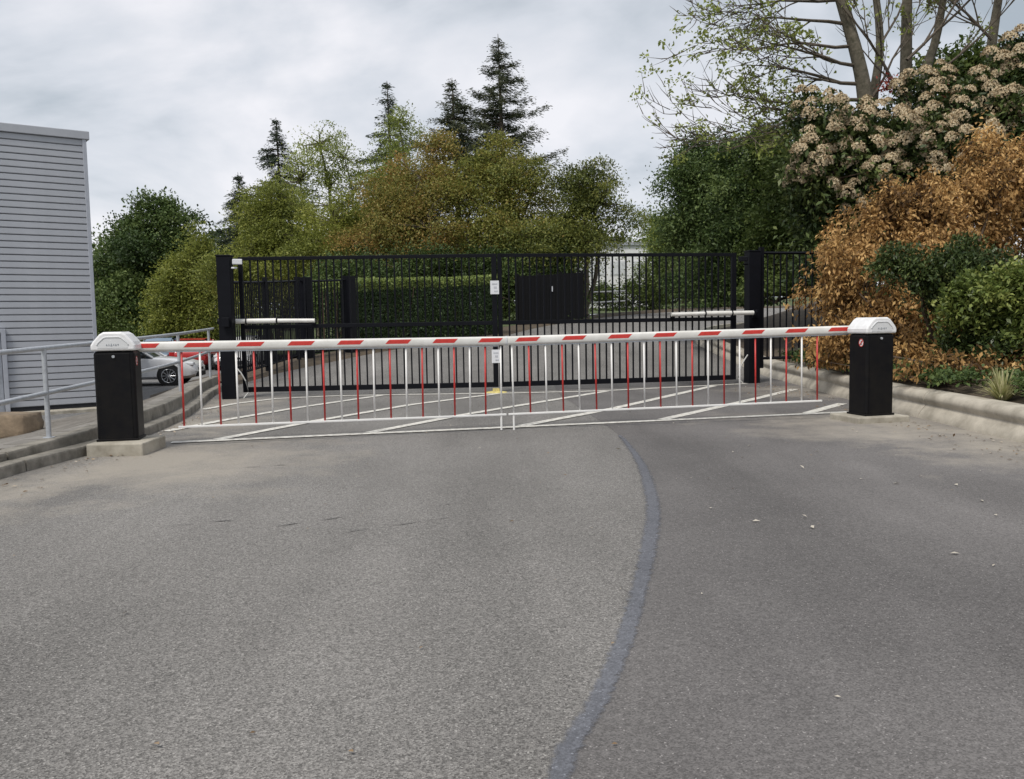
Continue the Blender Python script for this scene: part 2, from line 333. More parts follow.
# painted hatch lines
LINES = [[(-3.72, 9.19), (4.4, 11.0)],
         [(-4.71, 12.85), (-4.5, 13.76), (-4.1, 14.55), (-3.1, 14.95), (-1.84, 14.95), (-0.21, 14.85), (1.56, 15.0), (3.53, 15.75), (4.45, 16.1)],
         [(-4.2, 10.2), (-3.87, 11.33), (-3.27, 12.9), (-2.3, 14.86)],
         [(-3.28, 9.38), (-2.56, 11.09), (-1.56, 13.06), (-0.25, 14.78)],
         [(-1.66, 9.74), (-0.73, 11.39), (-0.18, 12.22), (1.66, 14.92)],
         [(0.1, 10.13), (1.42, 11.95), (3.75, 15.72)],
         [(1.86, 10.52), (3.5, 12.7), (4.9, 14.66)],
         [(3.82, 10.95), (4.72, 12.1)]]
lines_parent = bpy.data.objects['road']
for ln in LINES:
    pth = resample([Vector((x, y, 0)) for x, y in ln], 24); mb = MB(); vs_ = []
    for i, p in enumerate(pth):
        t = (pth[min(i + 1, 23)] - pth[max(i - 1, 0)]).normalized(); s_ = Vector((-t.y, t.x, 0)); wd = 0.07 + 0.004 * rng.uniform(-1, 1)
        zz = road_z(p.y) + 0.0085 + (0.0015 if ln is LINES[0] else 0)
        vs_ += [(p + s_ * wd)[:2] + (zz,), (p - s_ * wd)[:2] + (zz,)]
    mb.add(vs_, [(2 * i, 2 * i + 1, 2 * i + 3, 2 * i + 2) for i in range(23)])
    o = mb.build('painted_line', M['line'], lines_parent)
    if sum(p.normal.z for p in o.data.polygons) < 0: o.data.flip_normals()

# left kerb: stones one by one, two courses
def kerb_course(name, offs, width, z0, z1, ymax, ymin=-3, stone=0.915, m=M['kerb'], off_fn=None):
    base = smooth_path([(x, y, 0) for x, y in LEFT if y < 21], 8)
    base = [p for p in base if ymin <= p.y <= ymax]
    ps = resample(base, int(sum((b - a).length for a, b in zip(base, base[1:])) / stone) + 1)
    root = empty(name, (ps[0].x, ps[0].y, 0)); tag(root, kind='structure'); inv = Vector((ps[0].x, ps[0].y, 0)); rg = random.Random(int(offs * 100))
    for a, b in zip(ps, ps[1:]):
        t = (b - a).normalized(); r = Vector((-t.y, t.x, 0))
        jt = rg.uniform(-0.006, 0.006)
        fa = a + t * 0.006 + r * (offs + jt) - inv; fb = b - t * 0.006 + r * (offs + jt) - inv
        za, zb = road_z(a.y), road_z(b.y); mb = MB(); vs_ = []
        for (p, zz) in ((fa, za), (fb, zb)):
            yw = p.y + inv.y; h = z1 + jt * 0.5 + (0 if z1 < 0.15 else min(0.05, max(-0.05, (yw - 8.3) * 0.03)))
            for (q, k) in ((0, z0), (0.006, h - 0.022), (0.012, h - 0.006), (0.024, h), (width, h), (width, z0)):
                vs_.append(((p + r * q).x, (p + r * q).y, zz + k))
        n = 6
        mb.add(vs_, [tuple(range(n)), tuple(range(2 * n - 1, n - 1, -1))] + [(k, k + n, (k + 1) % n + n, (k + 1) % n) for k in range(n)])
        mb.build('kerb_stone', m, root)
    return root
kerb_course('kerb', 0.0, 0.17, -0.1, 0.10, 17.6)
kerb_course('kerb_upper', 0.172, 0.16, -0.1, 0.20, 17.6, stone=1.22)

# footpath behind the kerb, falling to the car park, paved in rows
UP = smooth_path([(x, y, 0) for x, y in LEFT if y < 21], 8)
Up = [(p.x - 0.345, p.y) for p in UP]
def path_w(y): return 5.5 - 4.2 * min(1.0, max(0.0, (y - 13.0) / 2.0))
def path_z(d, y=0.0):    # d metres left of the upper kerb
    return 0.165 + 0.02 * min(1, max(0, y - 8) / 3) - 0.95 * min(1.0, max(0.0, (d - 0.3) / path_w(y))) ** 0.9
rows = []
for i in range(40):
    y = -3 + i * 0.55; x0 = pinterp(Up, y)
    if y > 18.4: break
    rows.append([(x0 - d, y, path_z(d, y) - 0.018) for d in (0.0, 0.3, 0.8, 1.6, 2.6, 3.8, 5.2, 6.2)])
pv = sheet('footpath', rows, mat('path_bedding', (0.12, 0.11, 0.095), 0.95, vscale=6, bump=0.3))
rg = random.Random(3)
yy = 6.0
while yy < 17.0:
    wd = 0.30
    mb = MB(); x0 = pinterp(Up, yy + wd / 2) - 0.06
    ds = [0.0, 0.25, 0.5, 0.9, 1.5, 2.2, 3.4, 4.6, 5.8]; ds = [d for d in ds if d < path_w(yy) + 0.3]; vs_ = []
    for d in ds:
        for (yv, zz) in ((yy + 0.018, -0.03), (yy + 0.024, 0.0), (yy + wd - 0.024, 0.0), (yy + wd - 0.018, -0.03)):
            vs_.append((x0 - d, yv, path_z(d + 0.06, yv) + zz))
    mb.add(vs_, [(i * 4 + k, i * 4 + k + 1, i * 4 + k + 5, i * 4 + k + 4) for i in range(len(ds) - 1) for k in range(3)])
    mb.build('paving_row', M['paving'], pv); yy += wd
# car park sheet and its bay line
g = MB(); g.add([(-60, 5, -0.75), (-9.5, 5, -0.75), (-6.6, 18.0, -0.748), (-8, 70, -0.75), (-60, 70, -0.75)], [(0, 1, 2, 3, 4)])
cp_ = tag(g.build('car_park', M['asphalt_far']), kind='structure')
for (a, b) in (((-9.9, 23.8), (-8.6, 22.6)), ((-12.6, 33.5), (-9.0, 34.5))):
    d = (Vector(b) - Vector(a)).normalized(); s_ = Vector((-d.y, d.x)) * 0.06; mb = MB()
    mb.add([(a[0] + s_.x, a[1] + s_.y, -0.743), (a[0] - s_.x, a[1] - s_.y, -0.743), (b[0] - s_.x, b[1] - s_.y, -0.743), (b[0] + s_.x, b[1] + s_.y, -0.743)], [(0, 1, 2, 3)])
    mb.build('bay_line', M['line'], cp_)
# verge beyond the gate on the left of the road
rows = []
for i, p in enumerate([q for q in Ls if q.y > 17.8]):
    z = road_z(p.y); rows.append([(p.x + 0.15, p.y, z - 0.03), (p.x - 0.05, p.y + 0.05, z + 0.06), (p.x - 0.8, p.y + 0.4, z + 0.12), (p.x - 1.3, p.y + 0.9, z + 0.05), (p.x - 1.9, p.y + 1.6, -0.3 + z * 0.8), (p.x - 3.0, p.y + 3, -0.6 + z * 0.7), (p.x - 7, p.y + 12, -0.92 + z * 0.6)])
sheet('verge', rows, M['soil'])
# planted bank behind the right-hand wall
rows = []
for i, p in enumerate([q for q in Rs if q.y < 28]):
    z = road_z(p.y); x = p.x
    rows.append([(x + 0.20, p.y, z + 0.22), (x + 0.40, p.y, z + 0.28), (x + 1.2, p.y, z + 0.42), (x + 2.5, p.y, z + 0.75), (x + 4.5, p.y, z + 1.35), (x + 7.5, p.y, z + 1.9), (x + 18, p.y, z + 2.2), (x + 60, p.y, z + 2.2)])
sheet('planted_bank', rows, M['soil'])
rows = []
for i, p in enumerate([q for q in Rs if q.y > 24]):
    z = road_z(p.y); rows.append([(p.x + 0.2, p.y - 0.2, z + 0.2), (p.x + 2, p.y - 1.2, z + 0.4), (p.x + 6, p.y - 3, z + 0.9), (p.x + 30, p.y - 8, z + 1.5)])
sheet('inner_bank', rows, M['grass'])
# far rising ground beyond the bend
rows = []
for i in range(12):
    u = i / 11; 
    rows.append([(-40 + 130 * k / 12, 46 + 70 * u + 0.25 * (-40 + 130 * k / 12) * (1 - u) * 0.4, 1.55 + 2.0 * u + 0.012 * max(0, -40 + 130 * k / 12) - (1.8 if k < 4 else 0) * (1 - u)) for k in range(13)])
sheet('hill', rows, M['grass'])

# concrete retaining kerb on the right, with its rolled top
prof = [(0.0, -0.1), (0.0, 0.03), (0.035, 0.09), (0.075, 0.135), (0.095, 0.165), (0.085, 0.19), (0.065, 0.215), (0.062, 0.25), (0.08, 0.29), (0.115, 0.315), (0.17, 0.325), (0.30, 0.325), (0.30, -0.1)]
wallroot = empty('retaining_wall', (4.9, -3, 0)); tag(wallroot, 'low pale concrete retaining wall with rolled top edging the planted bank', 'wall')
seg = [p for p in Rs if p.y > -3]
full = resample(seg[:], 260); acc = []
dist = [0]
for a, b in zip(full, full[1:]): dist.append(dist[-1] + (b - a).length)
SL = 2.4; k = 0; n_seg = int(min(dist[-1], 46) / SL)
for k in range(n_seg):
    pts = []
    for i in range(7):
        t = k * SL + 0.007 + (SL - 0.014) * i / 6
        j = min(len(full) - 2, next((q for q in range(len(dist) - 1) if dist[q + 1] >= t), len(dist) - 2))
        p = full[j].lerp(full[j + 1], (t - dist[j]) / max(1e-6, dist[j + 1] - dist[j])); pts.append(Vector((p.x, p.y, road_z(p.y))) - Vector((4.9, -3, 0)))
    MB().sweep(pts, prof).build('wall_section', M['concrete'], wallroot, smooth=True)

# ------------------------------------------------------------------ clad building on the left
Cn = Vector((-10.35, 21.3)); u = Vector((-0.815, -0.579)); bz = math.atan2(-u.y, -u.x)     # local +X runs along the wall to its right corner
bld = empty('clad_building', (Cn.x, Cn.y, -0.75), bz)
tag(bld, 'grey building with horizontal metal cladding and flat parapet behind the handrail', 'building')
WL, HT, pitch = 12.0, 6.86, 0.158
body = MB(); body.box((-WL / 2 - 0.06, 4.0, HT / 2 - 0.05), (WL - 0.12, 7.86, HT - 0.1)); body.build('wall_core', M['darkgap'], bld)
pm = MB(); pf = [(0.05, 0.0), (0.0, 0.008), (-0.010, 0.022), (-0.004, 0.145), (0.012, 0.1515), (0.05, 0.1515)]
nv = len(pf); pm.add([(-WL, a, b) for a, b in pf] + [(-0.09, a, b) for a, b in pf], [tuple(range(nv)), tuple(range(2 * nv - 1, nv - 1, -1))] + [(k, k + nv, (k + 1) % nv + nv, (k + 1) % nv) for k in range(nv)])
pme = shared(pm, 'cladding_panel', M['clad'])
n_p = int((HT - 0.35) / pitch)
for i in range(n_p): link_copy(pme, 'cladding_panel', bld, (0, 0, 0.16 + i * pitch))
pm2 = MB(); pm2.add([(0.012 - a, 0.03, b) for a, b in pf] + [(0.012 - a, 7.9, b) for a, b in pf], [tuple(range(nv)), tuple(range(2 * nv - 1, nv - 1, -1))] + [(k, k + nv, (k + 1) % nv + nv, (k + 1) % nv) for k in range(nv)])
pme2 = shared(pm2, 'cladding_panel', M['clad'])
for i in range(n_p): link_copy(pme2, 'cladding_panel', bld, (-0.03, 0.06, 0.16 + i * pitch))
MB().box((-0.045, 0.01, HT / 2 + 0.02), (0.09, 0.09, HT - 0.3)).build('corner_trim', M['trim'], bld, bevel=0.01)
zt = 0.16 + n_p * pitch
MB().box((-WL / 2 + 0.02, 0.02, zt + 0.10), (WL + 0.1, 0.16, 0.2)).build('parapet_capping', M['clad'], bld, bevel=0.015)
MB().box((0.0, 4.05, zt + 0.10), (0.12, 7.8, 0.198)).build('parapet_capping', M['clad'], bld, bevel=0.015)
dp = MB(); dp.box((-2.02, -0.05, 1.05), (0.10, 0.1, 2.0)); dp.box((-3.0, -0.048, 2.0), (1.9, 0.09, 0.1)); dp.build('door_frame', M['trim'], bld, bevel=0.01)
MB().box((-3.05, -0.03, 0.98), (1.94, 0.05, 1.9)).build('door', mat('grey_door', (0.30, 0.32, 0.36), 0.5), bld, bevel=0.01)
MB().box((-WL / 2, 0.04, 0.09), (WL - 0.1, 0.05, 0.13)).build('base_flashing', M['darkgap'], bld)
# concrete apron strip at the foot of the wall
ap = empty('wall_apron', (Cn.x, Cn.y, -0.75), bz); tag(ap, 'narrow concrete strip along the foot of the clad building', 'edging')
for i in range(5): MB().box((-1.2 - i * 2.4 + 0.4, -0.45, 0.03), (2.38, 0.5, 0.1)).build('slab', M['plinth'], ap, bevel=0.012)

# ------------------------------------------------------------------ brown stone block by the path
def lumpy(name, loc, dims, seed, m, sub=3):
    bm = bmesh.new(); bmesh.ops.create_cube(bm, size=1.0); bmesh.ops.subdivide_edges(bm, edges=bm.edges, cuts=sub, use_grid_fill=True)
    rg = random.Random(seed)
    for v in bm.verts:
        c = v.co.copy(); l_ = max(abs(c.x), abs(c.y), abs(c.z)) * 2
        sph = c.normalized() * 0.56; v.co = c.lerp(sph, 0.32) + Vector((rg.uniform(-1, 1), rg.uniform(-1, 1), rg.uniform(-1, 1))) * 0.014
        v.co.x *= dims[0]; v.co.y *= dims[1]; v.co.z *= dims[2]
        v.co.z += dims[2] * 0.46
    me = bpy.data.meshes.new(name); bm.to_mesh(me); bm.free(); me.materials.append(m)
    for p in me.polygons: p.use_smooth = True
    o = bpy.data.objects.new(name, me); C.objects.link(o); o.location = loc; return o
tag(lumpy('stone_block', (-6.55, 10.9, -0.12), (0.8, 0.5, 0.33), 4, M['sand'], 6), 'rough brown stone block lying on the paved path at the left edge', 'stone')

# ------------------------------------------------------------------ handrail
hr = empty('handrail', (-4.56, 8.3, 0.19)); tag(hr, 'galvanised tubular handrail along the path above the kerb', 'handrail')
HP = smooth_path([(-4.25, 3.0, 0), (-4.38, 6.3, 0), (-4.56, 8.3, 0), (-4.82, 10.6, 0), (-5.24, 13.4, 0), (-6.0, 16.9, 0), (-6.25, 17.9, 0)], 6)
for zz in (1.06, 0.62):
    MB().tube([(p.x + 4.56, p.y - 8.3, zz - 0.19 + 0.0155 * (p.y - 7.3)) for p in HP], 0.024, 10).build('rail', M['galv'], hr, smooth=True)
for (x, y) in ((-4.56, 8.3), (-5.24, 13.4), (-6.0, 16.9), (-4.27, 4.0)):
    zb = 0.19; mb = MB(); mb.tube([(x + 4.56, y - 8.3, -0.015), (x + 4.56, y - 8.3, 0.865 + 0.0155 * (y - 7.3))], 0.024, 10); mb.tube([(x + 4.56, y - 8.3, -0.01), (x + 4.56, y - 8.3, 0.012)], 0.055, 10)
    mb.build('post', M['galv'], hr, smooth=True)

# ------------------------------------------------------------------ vehicle barriers
def plinth(loc, dims, rz, label):
    o = MB().box((0, 0, dims[2] / 2 - 0.03), (dims[0], dims[1], dims[2] + 0.06)).build('concrete_plinth', M['plinth'], None, bevel=0.015)
    o.location = loc; o.rotation_euler.z = rz; tag(o, label, 'plinth', 'barrier plinths'); return o
plinth((-3.93, 8.60, 0), (0.55, 0.62, 0.125), R(2), 'thick concrete plinth under the barrier cabinet beside the kerb')
plinth((4.27, 10.12, 0), (0.68, 0.58, 0.075), R(13), 'thin concrete plinth under the barrier cabinet beside the planted bank')

def barrier(base, rz, boomdir, boom0, boom_len, side, nrod, HB, cab_lab, s0, spitch):
    """base: centre of the cabinet's foot; side +1: boom leaves to the cabinet's right, -1: to its left"""
    root = empty('barrier', base, 0); tag(root, cab_lab, 'barrier', 'the pair of vehicle barriers')
    cab = empty('cabinet', (0, 0, 0), rz); cab.parent = root
    W_, D_ = 0.385, 0.33
    b = MB().box((0, 0, HB / 2), (W_, D_, HB)).build('housing', M['black'], root, bevel=0.035, seg=4); b.rotation_euler.z = rz
    Rm = Matrix.Rotation(rz, 4, 'Z')
    def child(o): o.matrix_local = Rm; return o
    bpy.data.objects.remove(cab)
    # door seam on the front and the lock
    child(MB().box((0, -D_ / 2 - 0.002, HB / 2 + 0.0), (W_ - 0.085, 0.008, HB - 0.05)).build('door', M['black'], root, bevel=0.003))
    child(MB().tube([(0.0, -D_ / 2 - 0.002, HB - 0.055), (0.0, -D_ / 2 - 0.02, HB - 0.055)], 0.014, 14).build('lock', M['galv'], root, smooth=True))
    child(MB().box((0, 0, 0.012), (W_ + 0.016, D_ + 0.016, 0.024)).build('foot', M['black'], root, bevel=0.004))
    # moulded cap: sloping shoulders
    cw = W_ / 2 + 0.016; poly = [(-cw, 0), (cw, 0), (cw, 0.055), (cw - 0.02, 0.09), (cw - 0.085, 0.165), (cw - 0.125, 0.188), (-cw + 0.125, 0.188), (-cw + 0.085, 0.165), (-cw + 0.02, 0.09), (-cw, 0.055)]
    cp = MB().prism([(a, z + HB + 0.002) for a, z in poly], -D_ / 2 - 0.018, D_ / 2 + 0.018)
    cap = child(cp.build('cap', M['white'], root, bevel=0.022, seg=4))
    for pl in cap.data.polygons: pl.use_smooth = False
    # raised arch rim and inset panel on the front of the cap
    arch = [(-0.145, HB + 0.062), (-0.135, HB + 0.082), (-0.082, HB + 0.130), (-0.060, HB + 0.138), (0.060, HB + 0.138), (0.082, HB + 0.130), (0.135, HB + 0.082), (0.145, HB + 0.062)]
    MB().tube([(a, -D_ / 2 - 0.018, z) for a, z in arch], 0.0085, 8).build('arch_rim', M['panel'], root, smooth=True).parent = cap
    pp = [(-0.14, HB + 0.03)] + arch[1:-1] + [(0.14, HB + 0.03)]
    pnl = MB().prism(pp, -D_ / 2 - 0.0205, -D_ / 2 - 0.01).build('front_panel', M['panel'], root); pnl.parent = cap
    lg = MB(); rl = random.Random(2); xx = -0.062
    for hgt, wdt in ((0.016, 0.018), (0.02, 0.012), (0.026, 0.02), (0.018, 0.012), (0.02, 0.016), (0.018, 0.014)):
        lg.box((xx + wdt / 2, -D_ / 2 - 0.0215, HB + 0.062), (wdt * 0.35, 0.003, hgt)); lg.box((xx + wdt * 0.5, -D_ / 2 - 0.0215, HB + 0.062 + rl.choice((-1, 0, 1)) * hgt * 0.3), (wdt * 0.9, 0.0026, hgt * 0.3)); xx += wdt + 0.006
    lg.build('emblem', M['grey'], root).parent = cap
    # round warning sticker on the side that faces the boom
    sx = side * (W_ / 2 + 0.0015)
    def disc(r, x, n=20): return [(x, -0.07 + r * math.cos(2 * math.pi * k / n), HB - 0.105 + 1.15 * r * math.sin(2 * math.pi * k / n)) for k in range(n)]
    st = MB(); st.add(disc(0.042, sx), [tuple(range(20))]); st.cur = 1
    a_, b_ = disc(0.042, sx + side * 0.0015), disc(0.034, sx + side * 0.0015); st.add(a_ + b_, [(k, (k + 1) % 20, 20 + (k + 1) % 20, 20 + k) for k in range(20)])
    st.add([(sx + side * 0.002, -0.07 + p, HB - 0.105 + q) for p, q in ((-0.03, 0.02), (-0.02, 0.03), (0.03, -0.02), (0.02, -0.03))], [(0, 1, 2, 3)]); st.cur = 2
    st.add([(sx + side * 0.0012, -0.07 + p, HB - 0.105 + q) for p, q in ((-0.008, -0.025), (0.008, -0.025), (0.01, 0.012), (0.0, 0.026), (-0.01, 0.012))], [(0, 1, 2, 3, 4)])
    child(st.build('warning_sticker', [M['white'], M['red'], M['rubber']], root))
    # boom clamp
    bl = Vector(boom0) - Vector(base); bd = Vector(boomdir).normalized(); ba = math.atan2(bd.y, bd.x); tilt = -math.asin(bd.z)
    bm_root = empty('boom_arm', bl, ba); bm_root.parent = root
    # boom: extruded rounded profile along local +X
    hp = [(0.0, 0.058), (0.016, 0.056), (0.030, 0.046), (0.036, 0.030), (0.036, -0.030), (0.030, -0.046), (0.016, -0.056), (0.0, -0.058), (-0.016, -0.056), (-0.030, -0.046), (-0.036, -0.030), (-0.036, 0.030), (-0.030, 0.046), (-0.016, 0.056)]
    hp = [(a * 0.95, b * 0.88) for a, b in hp]; n = len(hp); bmb = MB(); bmb.add([(-0.12, a, b) for a, b in hp] + [(boom_len, a, b) for a, b in hp], [tuple(range(n)), tuple(range(2 * n - 1, n - 1, -1))] + [(k, k + n, (k + 1) % n + n, (k + 1) % n) for k in range(n)])
    bpy.data.objects.remove(bm_root)
    BM = Matrix.Translation(bl) @ Matrix.Rotation(ba, 4, 'Z') @ Matrix.Rotation(tilt, 4, 'Y')
    boom = bmb.build('boom', M['boom'], root, smooth=True); boom.matrix_local = BM
    def bc(o, parent=root):
        o.parent = parent
        if parent is root: o.matrix_local = BM
        return o
    ec = MB(); ec.add([(boom_len, a * 1.03, b * 1.03) for a, b in hp] + [(boom_len + 0.02, a * 1.03, b * 1.03) for a, b in hp], [tuple(range(n)), tuple(range(2 * n - 1, n - 1, -1))] + [(k, k + n, (k + 1) % n + n, (k + 1) % n) for k in range(n)])
    bc(ec.build('end_cap', M['panel'], root, smooth=True), boom)
    rbm = MB().box((boom_len / 2 - 0.02, 0, -0.056), (boom_len - 0.12, 0.03, 0.012)).build('hanger_rail', M['galv'], root); bc(rbm, boom)
    # slanted red bands, front and back
    fx = 1 if bd.x > 0 else -1
    ns = 12
    for i in range(ns + 1):
        x0 = s0 + i * spitch; ln_ = 0.25
        if x0 + ln_ + 0.04 > boom_len: break
        mb = MB()
        for sg in (-1, 1):
            mb.add([(x0 + (0.0 if fx > 0 else 0.05), sg * 0.0353, -0.012), (x0 + ln_ + (0.0 if fx > 0 else 0.05), sg * 0.0353, -0.012), (x0 + ln_ + (0.035 if fx > 0 else 0.015), sg * 0.0353, 0.024), (x0 + ln_ + 0.045 * (1 if fx > 0 else 0), sg * 0.0330, 0.0345), (x0 + 0.045 * (1 if fx > 0 else 0), sg * 0.0330, 0.0345), (x0 + (0.035 if fx > 0 else 0.015), sg * 0.0353, 0.024)], [(0, 1, 2, 5), (5, 2, 3, 4)])
        bc(mb.build('red_band', M['red'], root), boom)
    # hanging rods and lower rail
    rw, rr = shared(MB().tube([(0, 0, -0.06), (0, 0, -0.845)], 0.0105, 8), 'hanging_rod', M['rod'], True), shared(MB().tube([(0, 0, -0.06), (0, 0, -0.845)], 0.0105, 8), 'hanging_rod', M['redrod'], True)
    last = boom_len - 0.05
    x_first, x_last = (0.41 if side > 0 else 0.44), last
    rg = random.Random(nrod + side)
    for i in range(nrod):
        x = x_last - (x_last - x_first) * i / (nrod - 1); lean = R(rg.uniform(-0.35, 0.35))
        o = link_copy(rw if i % 2 == 0 else rr, 'hanging_rod', root); o.matrix_local = BM @ Matrix.Translation((x, 0, 0)) @ Matrix.Rotation(lean, 4, 'Y')
    bc(MB().box(((x_first + x_last) / 2, 0, -0.852), (x_last - x_first + 0.12, 0.03, 0.022)).build('lower_rail', M['rod'], root, bevel=0.004))
    bc(MB().tube([(x_last, 0, -0.85), (x_last, 0, -(base[2] + bl.z) + 0.02)], 0.012, 8).build('support_leg', M['rod'], root, smooth=True))
    bc(MB().tube([(x_last, 0, -(base[2] + bl.z) + 0.03), (x_last, 0, -(base[2] + bl.z) + 0.008)], [0.014, 0.026], 10).build('rubber_foot', M['rubber'], root, smooth=True))
    bc(MB().box((-0.06, 0, 0), (0.10, 0.09, 0.125)).build('boom_clamp', M['white'], root, bevel=0.015))
    return root
A0 = Vector((-3.86, 8.83, 1.06)); A1 = Vector((-0.075, 9.80, 1.035)); dA = A1 - A0
barrier((-4.005, 8.65, 0.125), R(12), dA, A0, dA.length, +1, 20, 0.905, 'barrier on the left with black cabinet and striped boom, beside the kerb and handrail', -0.09, 0.525)
B0 = Vector((4.14, 10.36, 1.085)); B1 = Vector((-0.045, 9.815, 1.035)); dB = B1 - B0
barrier((4.285, 10.12, 0.075), R(15), dB, B0, dB.length, -1, 20, 0.965, 'barrier on the right with black cabinet and striped boom, in front of the brown shrub', 0.02, 0.545)

# ------------------------------------------------------------------ sliding/swing gate of black bars
def gate_post(loc, h, rz, label, dim=0.23):
    r = empty('gate_post', loc, rz); tag(r, label, 'gate post', 'gate posts')
    MB().box((0, 0, h / 2), (dim, dim, h)).build('shaft', M['blackfence'], r, bevel=0.008)
    MB().box((0, 0, h + 0.012), (dim + 0.02, dim + 0.02, 0.024)).build('post_cap', M['blackfence'], r, bevel=0.006)
    return r
gpl = gate_post((-4.92, 14.80, 0), 2.46, R(3), 'thick black square gate post at the left gate hinge by the kerb')
gpr = gate_post((4.62, 16.32, 0), 2.50, R(10), 'thick black square gate post at the right gate hinge before the evergreen')
for (r, s) in ((gpl, 1), (gpr, -1)):
    MB().tube([(s * 0.16, -0.15, 0.55), (s * 0.25, -0.2, 0.46), (s * 0.32, -0.19, 0.32), (s * 0.36, -0.17, 0.12), (s * 0.28, -0.2, 0.02)], 0.012, 6).build('cable', M['cable'], r, smooth=True)
    MB().box((s * 0.02, -0.17, 1.33), (0.12, 0.06, 0.16)).build('motor_bracket', M['blackfence'], r, bevel=0.006)
    c = MB(); c.box((s * 0.24, -0.1, 2.36), (0.16, 0.12, 0.09), 0.3 * s); c.box((s * 0.18, -0.08, 2.26), (0.1, 0.03, 0.03)); c.build('camera_unit' if s > 0 else 'sensor', M['paper'] if s > 0 else M['blackfence'], r, bevel=0.01)

def gate_leaf(a, b, label, nbar, hinge_first, top=2.47, bot=0.085):
    a, b = Vector(a), Vector(b); d = b - a; ln = d.length; rz = math.atan2(d.y, d.x)
    r = empty('gate_leaf', (a.x, a.y, 0), rz); tag(r, label, 'gate', 'leaves of the black double gate')
    m = M['blackfence']
    MB().box((0.035, 0, (top + bot) / 2), (0.07, 0.07, top - bot)).build('stile', m, r, bevel=0.004)
    MB().box((ln - 0.045, 0, (top + bot) / 2), (0.09 if hinge_first else 0.09, 0.07, top - bot)).build('stile', m, r, bevel=0.004)
    for nm, z, h in (('top_rail', top - 0.03, 0.06), ('middle_rail', 1.24, 0.07), ('bottom_rail', bot + 0.045, 0.09)):
        MB().box((ln / 2 - 0.005, 0, z), (ln - 0.152, 0.055, h)).build(nm, m, r, bevel=0.004)
    me = shared(MB().box((0, 0, (bot + 0.09 + top - 0.06) / 2), (0.026, 0.026, top - 0.06 - bot - 0.09)), 'bar', m)
    for i in range(nbar):
        link_copy(me, 'bar', r, (0.07 + (ln - 0.16) * (i + 1) / (nbar + 1), 0, 0))
    return r, ln
gl, gll = gate_leaf((-4.78, 15.1), (-0.24, 15.32), 'left leaf of the black bar gate, next to the kerb', 32, True)
gr, grl = gate_leaf((-0.22, 15.32), (4.25, 16.12), 'right leaf of the black bar gate, next to the planted bank', 33, False)
for (r, x0, sg) in ((gl, -0.3, 1), (gr, grl + 0.3, -1)):
    MB().tube([(x0, -0.12, 1.345), (x0 + sg * 0.42, -0.12, 1.345)], 0.042, 14).build('gate_motor', M['boom'], r, smooth=True)
    MB().tube([(x0 + sg * 0.44, -0.12, 1.345), (x0 + sg * 0.95, -0.12, 1.345)], 0.045, 14).build('gate_motor', M['boom'], r, smooth=True)
    MB().tube([(x0 + sg * 0.97, -0.12, 1.345), (x0 + sg * 1.62, -0.12, 1.335)], 0.037, 14).build('gate_motor_piston', M['boom'], r, smooth=True)
    mb = MB()
    for q in (-0.05, 0.43, 0.96): mb.tube([(x0 + sg * (q - 0.012), -0.12, 1.345), (x0 + sg * (q + 0.012), -0.12, 1.345)], 0.05, 12)
    mb.box((x0 + sg * 1.58, -0.07, 1.30), (0.05, 0.12, 0.06)); mb.build('motor_clamp', M['blackfence'], r)
PRINT = mat('faded_print', (0.5, 0.51, 0.55), 0.6)
for (z, h, w_) in ((1.87, 0.24, 0.155), (0.64, 0.24, 0.15)):
    n_ = MB().box((gll - 0.04, -0.045, z), (w_, 0.012, h)).build('notice', M['paper'], gl, bevel=0.003)
    for (ox, oz, ww, hh) in ((-0.04, 0.25, 0.6, 0.1), (-0.03, 0.0, 0.35, 0.16), (-0.02, -0.28, 0.4, 0.1)):
        MB().box((gll + ox, -0.0525, z + h * oz), (w_ * ww, 0.004, h * hh)).build('faded_print', PRINT, gl).parent = n_
# yellow painted base of the drop bolt
g = MB(); g.tube([(0, 0, 0.0), (0, 0, 0.016), (0, 0, 0.03)], [0.20, 0.19, 0.10], 20); g.box((0, 0.0, 0.04), (0.12, 0.10, 0.08))
yo = g.build('drop_bolt_plate', M['yellow'], None, smooth=True); yo.location = (-0.28, 15.0, 0.006); yo.scale = (1, 0.7, 1)
tag(yo, 'worn yellow drop bolt plate on the road under the middle of the gate', 'bolt plate')

# railings: inner fence on the left, side panel on the right
def railing(a, b, z0f, h, step, label, posts, name='railing', bar=0.022):
    a, b = Vector(a), Vector(b); d = b - a; ln = d.length; t = d / ln
    r = empty(name, (a.x, a.y, z0f(a.y))); tag(r, label, 'fence', 'black railings'); m = M['blackfence']; off = Vector((a.x, a.y, z0f(a.y)))
    me = shared(MB().box((0, 0, h / 2), (bar, bar, h - 0.1)), 'bar', m); k = int(ln / step); rz = math.atan2(d.y, d.x)
    for i in range(1, k):
        p = a + t * (ln * i / k); link_copy(me, 'bar', r, Vector((p.x, p.y, z0f(p.y) + 0.06)) - off, (0, 0, rz))
    for nm, zz in (('top_rail', h), ('bottom_rail', 0.14)):
        mb = MB(); n_ = 6
        for i in range(n_):
            p, q = a + t * (ln * i / n_), a + t * (ln * (i + 1) / n_)
            mb.tube([Vector((p.x, p.y, z0f(p.y) + zz)) - off, Vector((q.x, q.y, z0f(q.y) + zz)) - off], 0.028, 4, cap=False)
        mb.build(nm, m, r)
    for (s_, wd) in posts:
        p = a + t * (ln * s_); MB().box(Vector((p.x, p.y, z0f(p.y) + h / 2 + 0.03)) - off, (wd, wd, h + 0.16), rz).build('post', m, r, bevel=0.004)
    return r
zl = lambda y: road_z(y) + 0.07
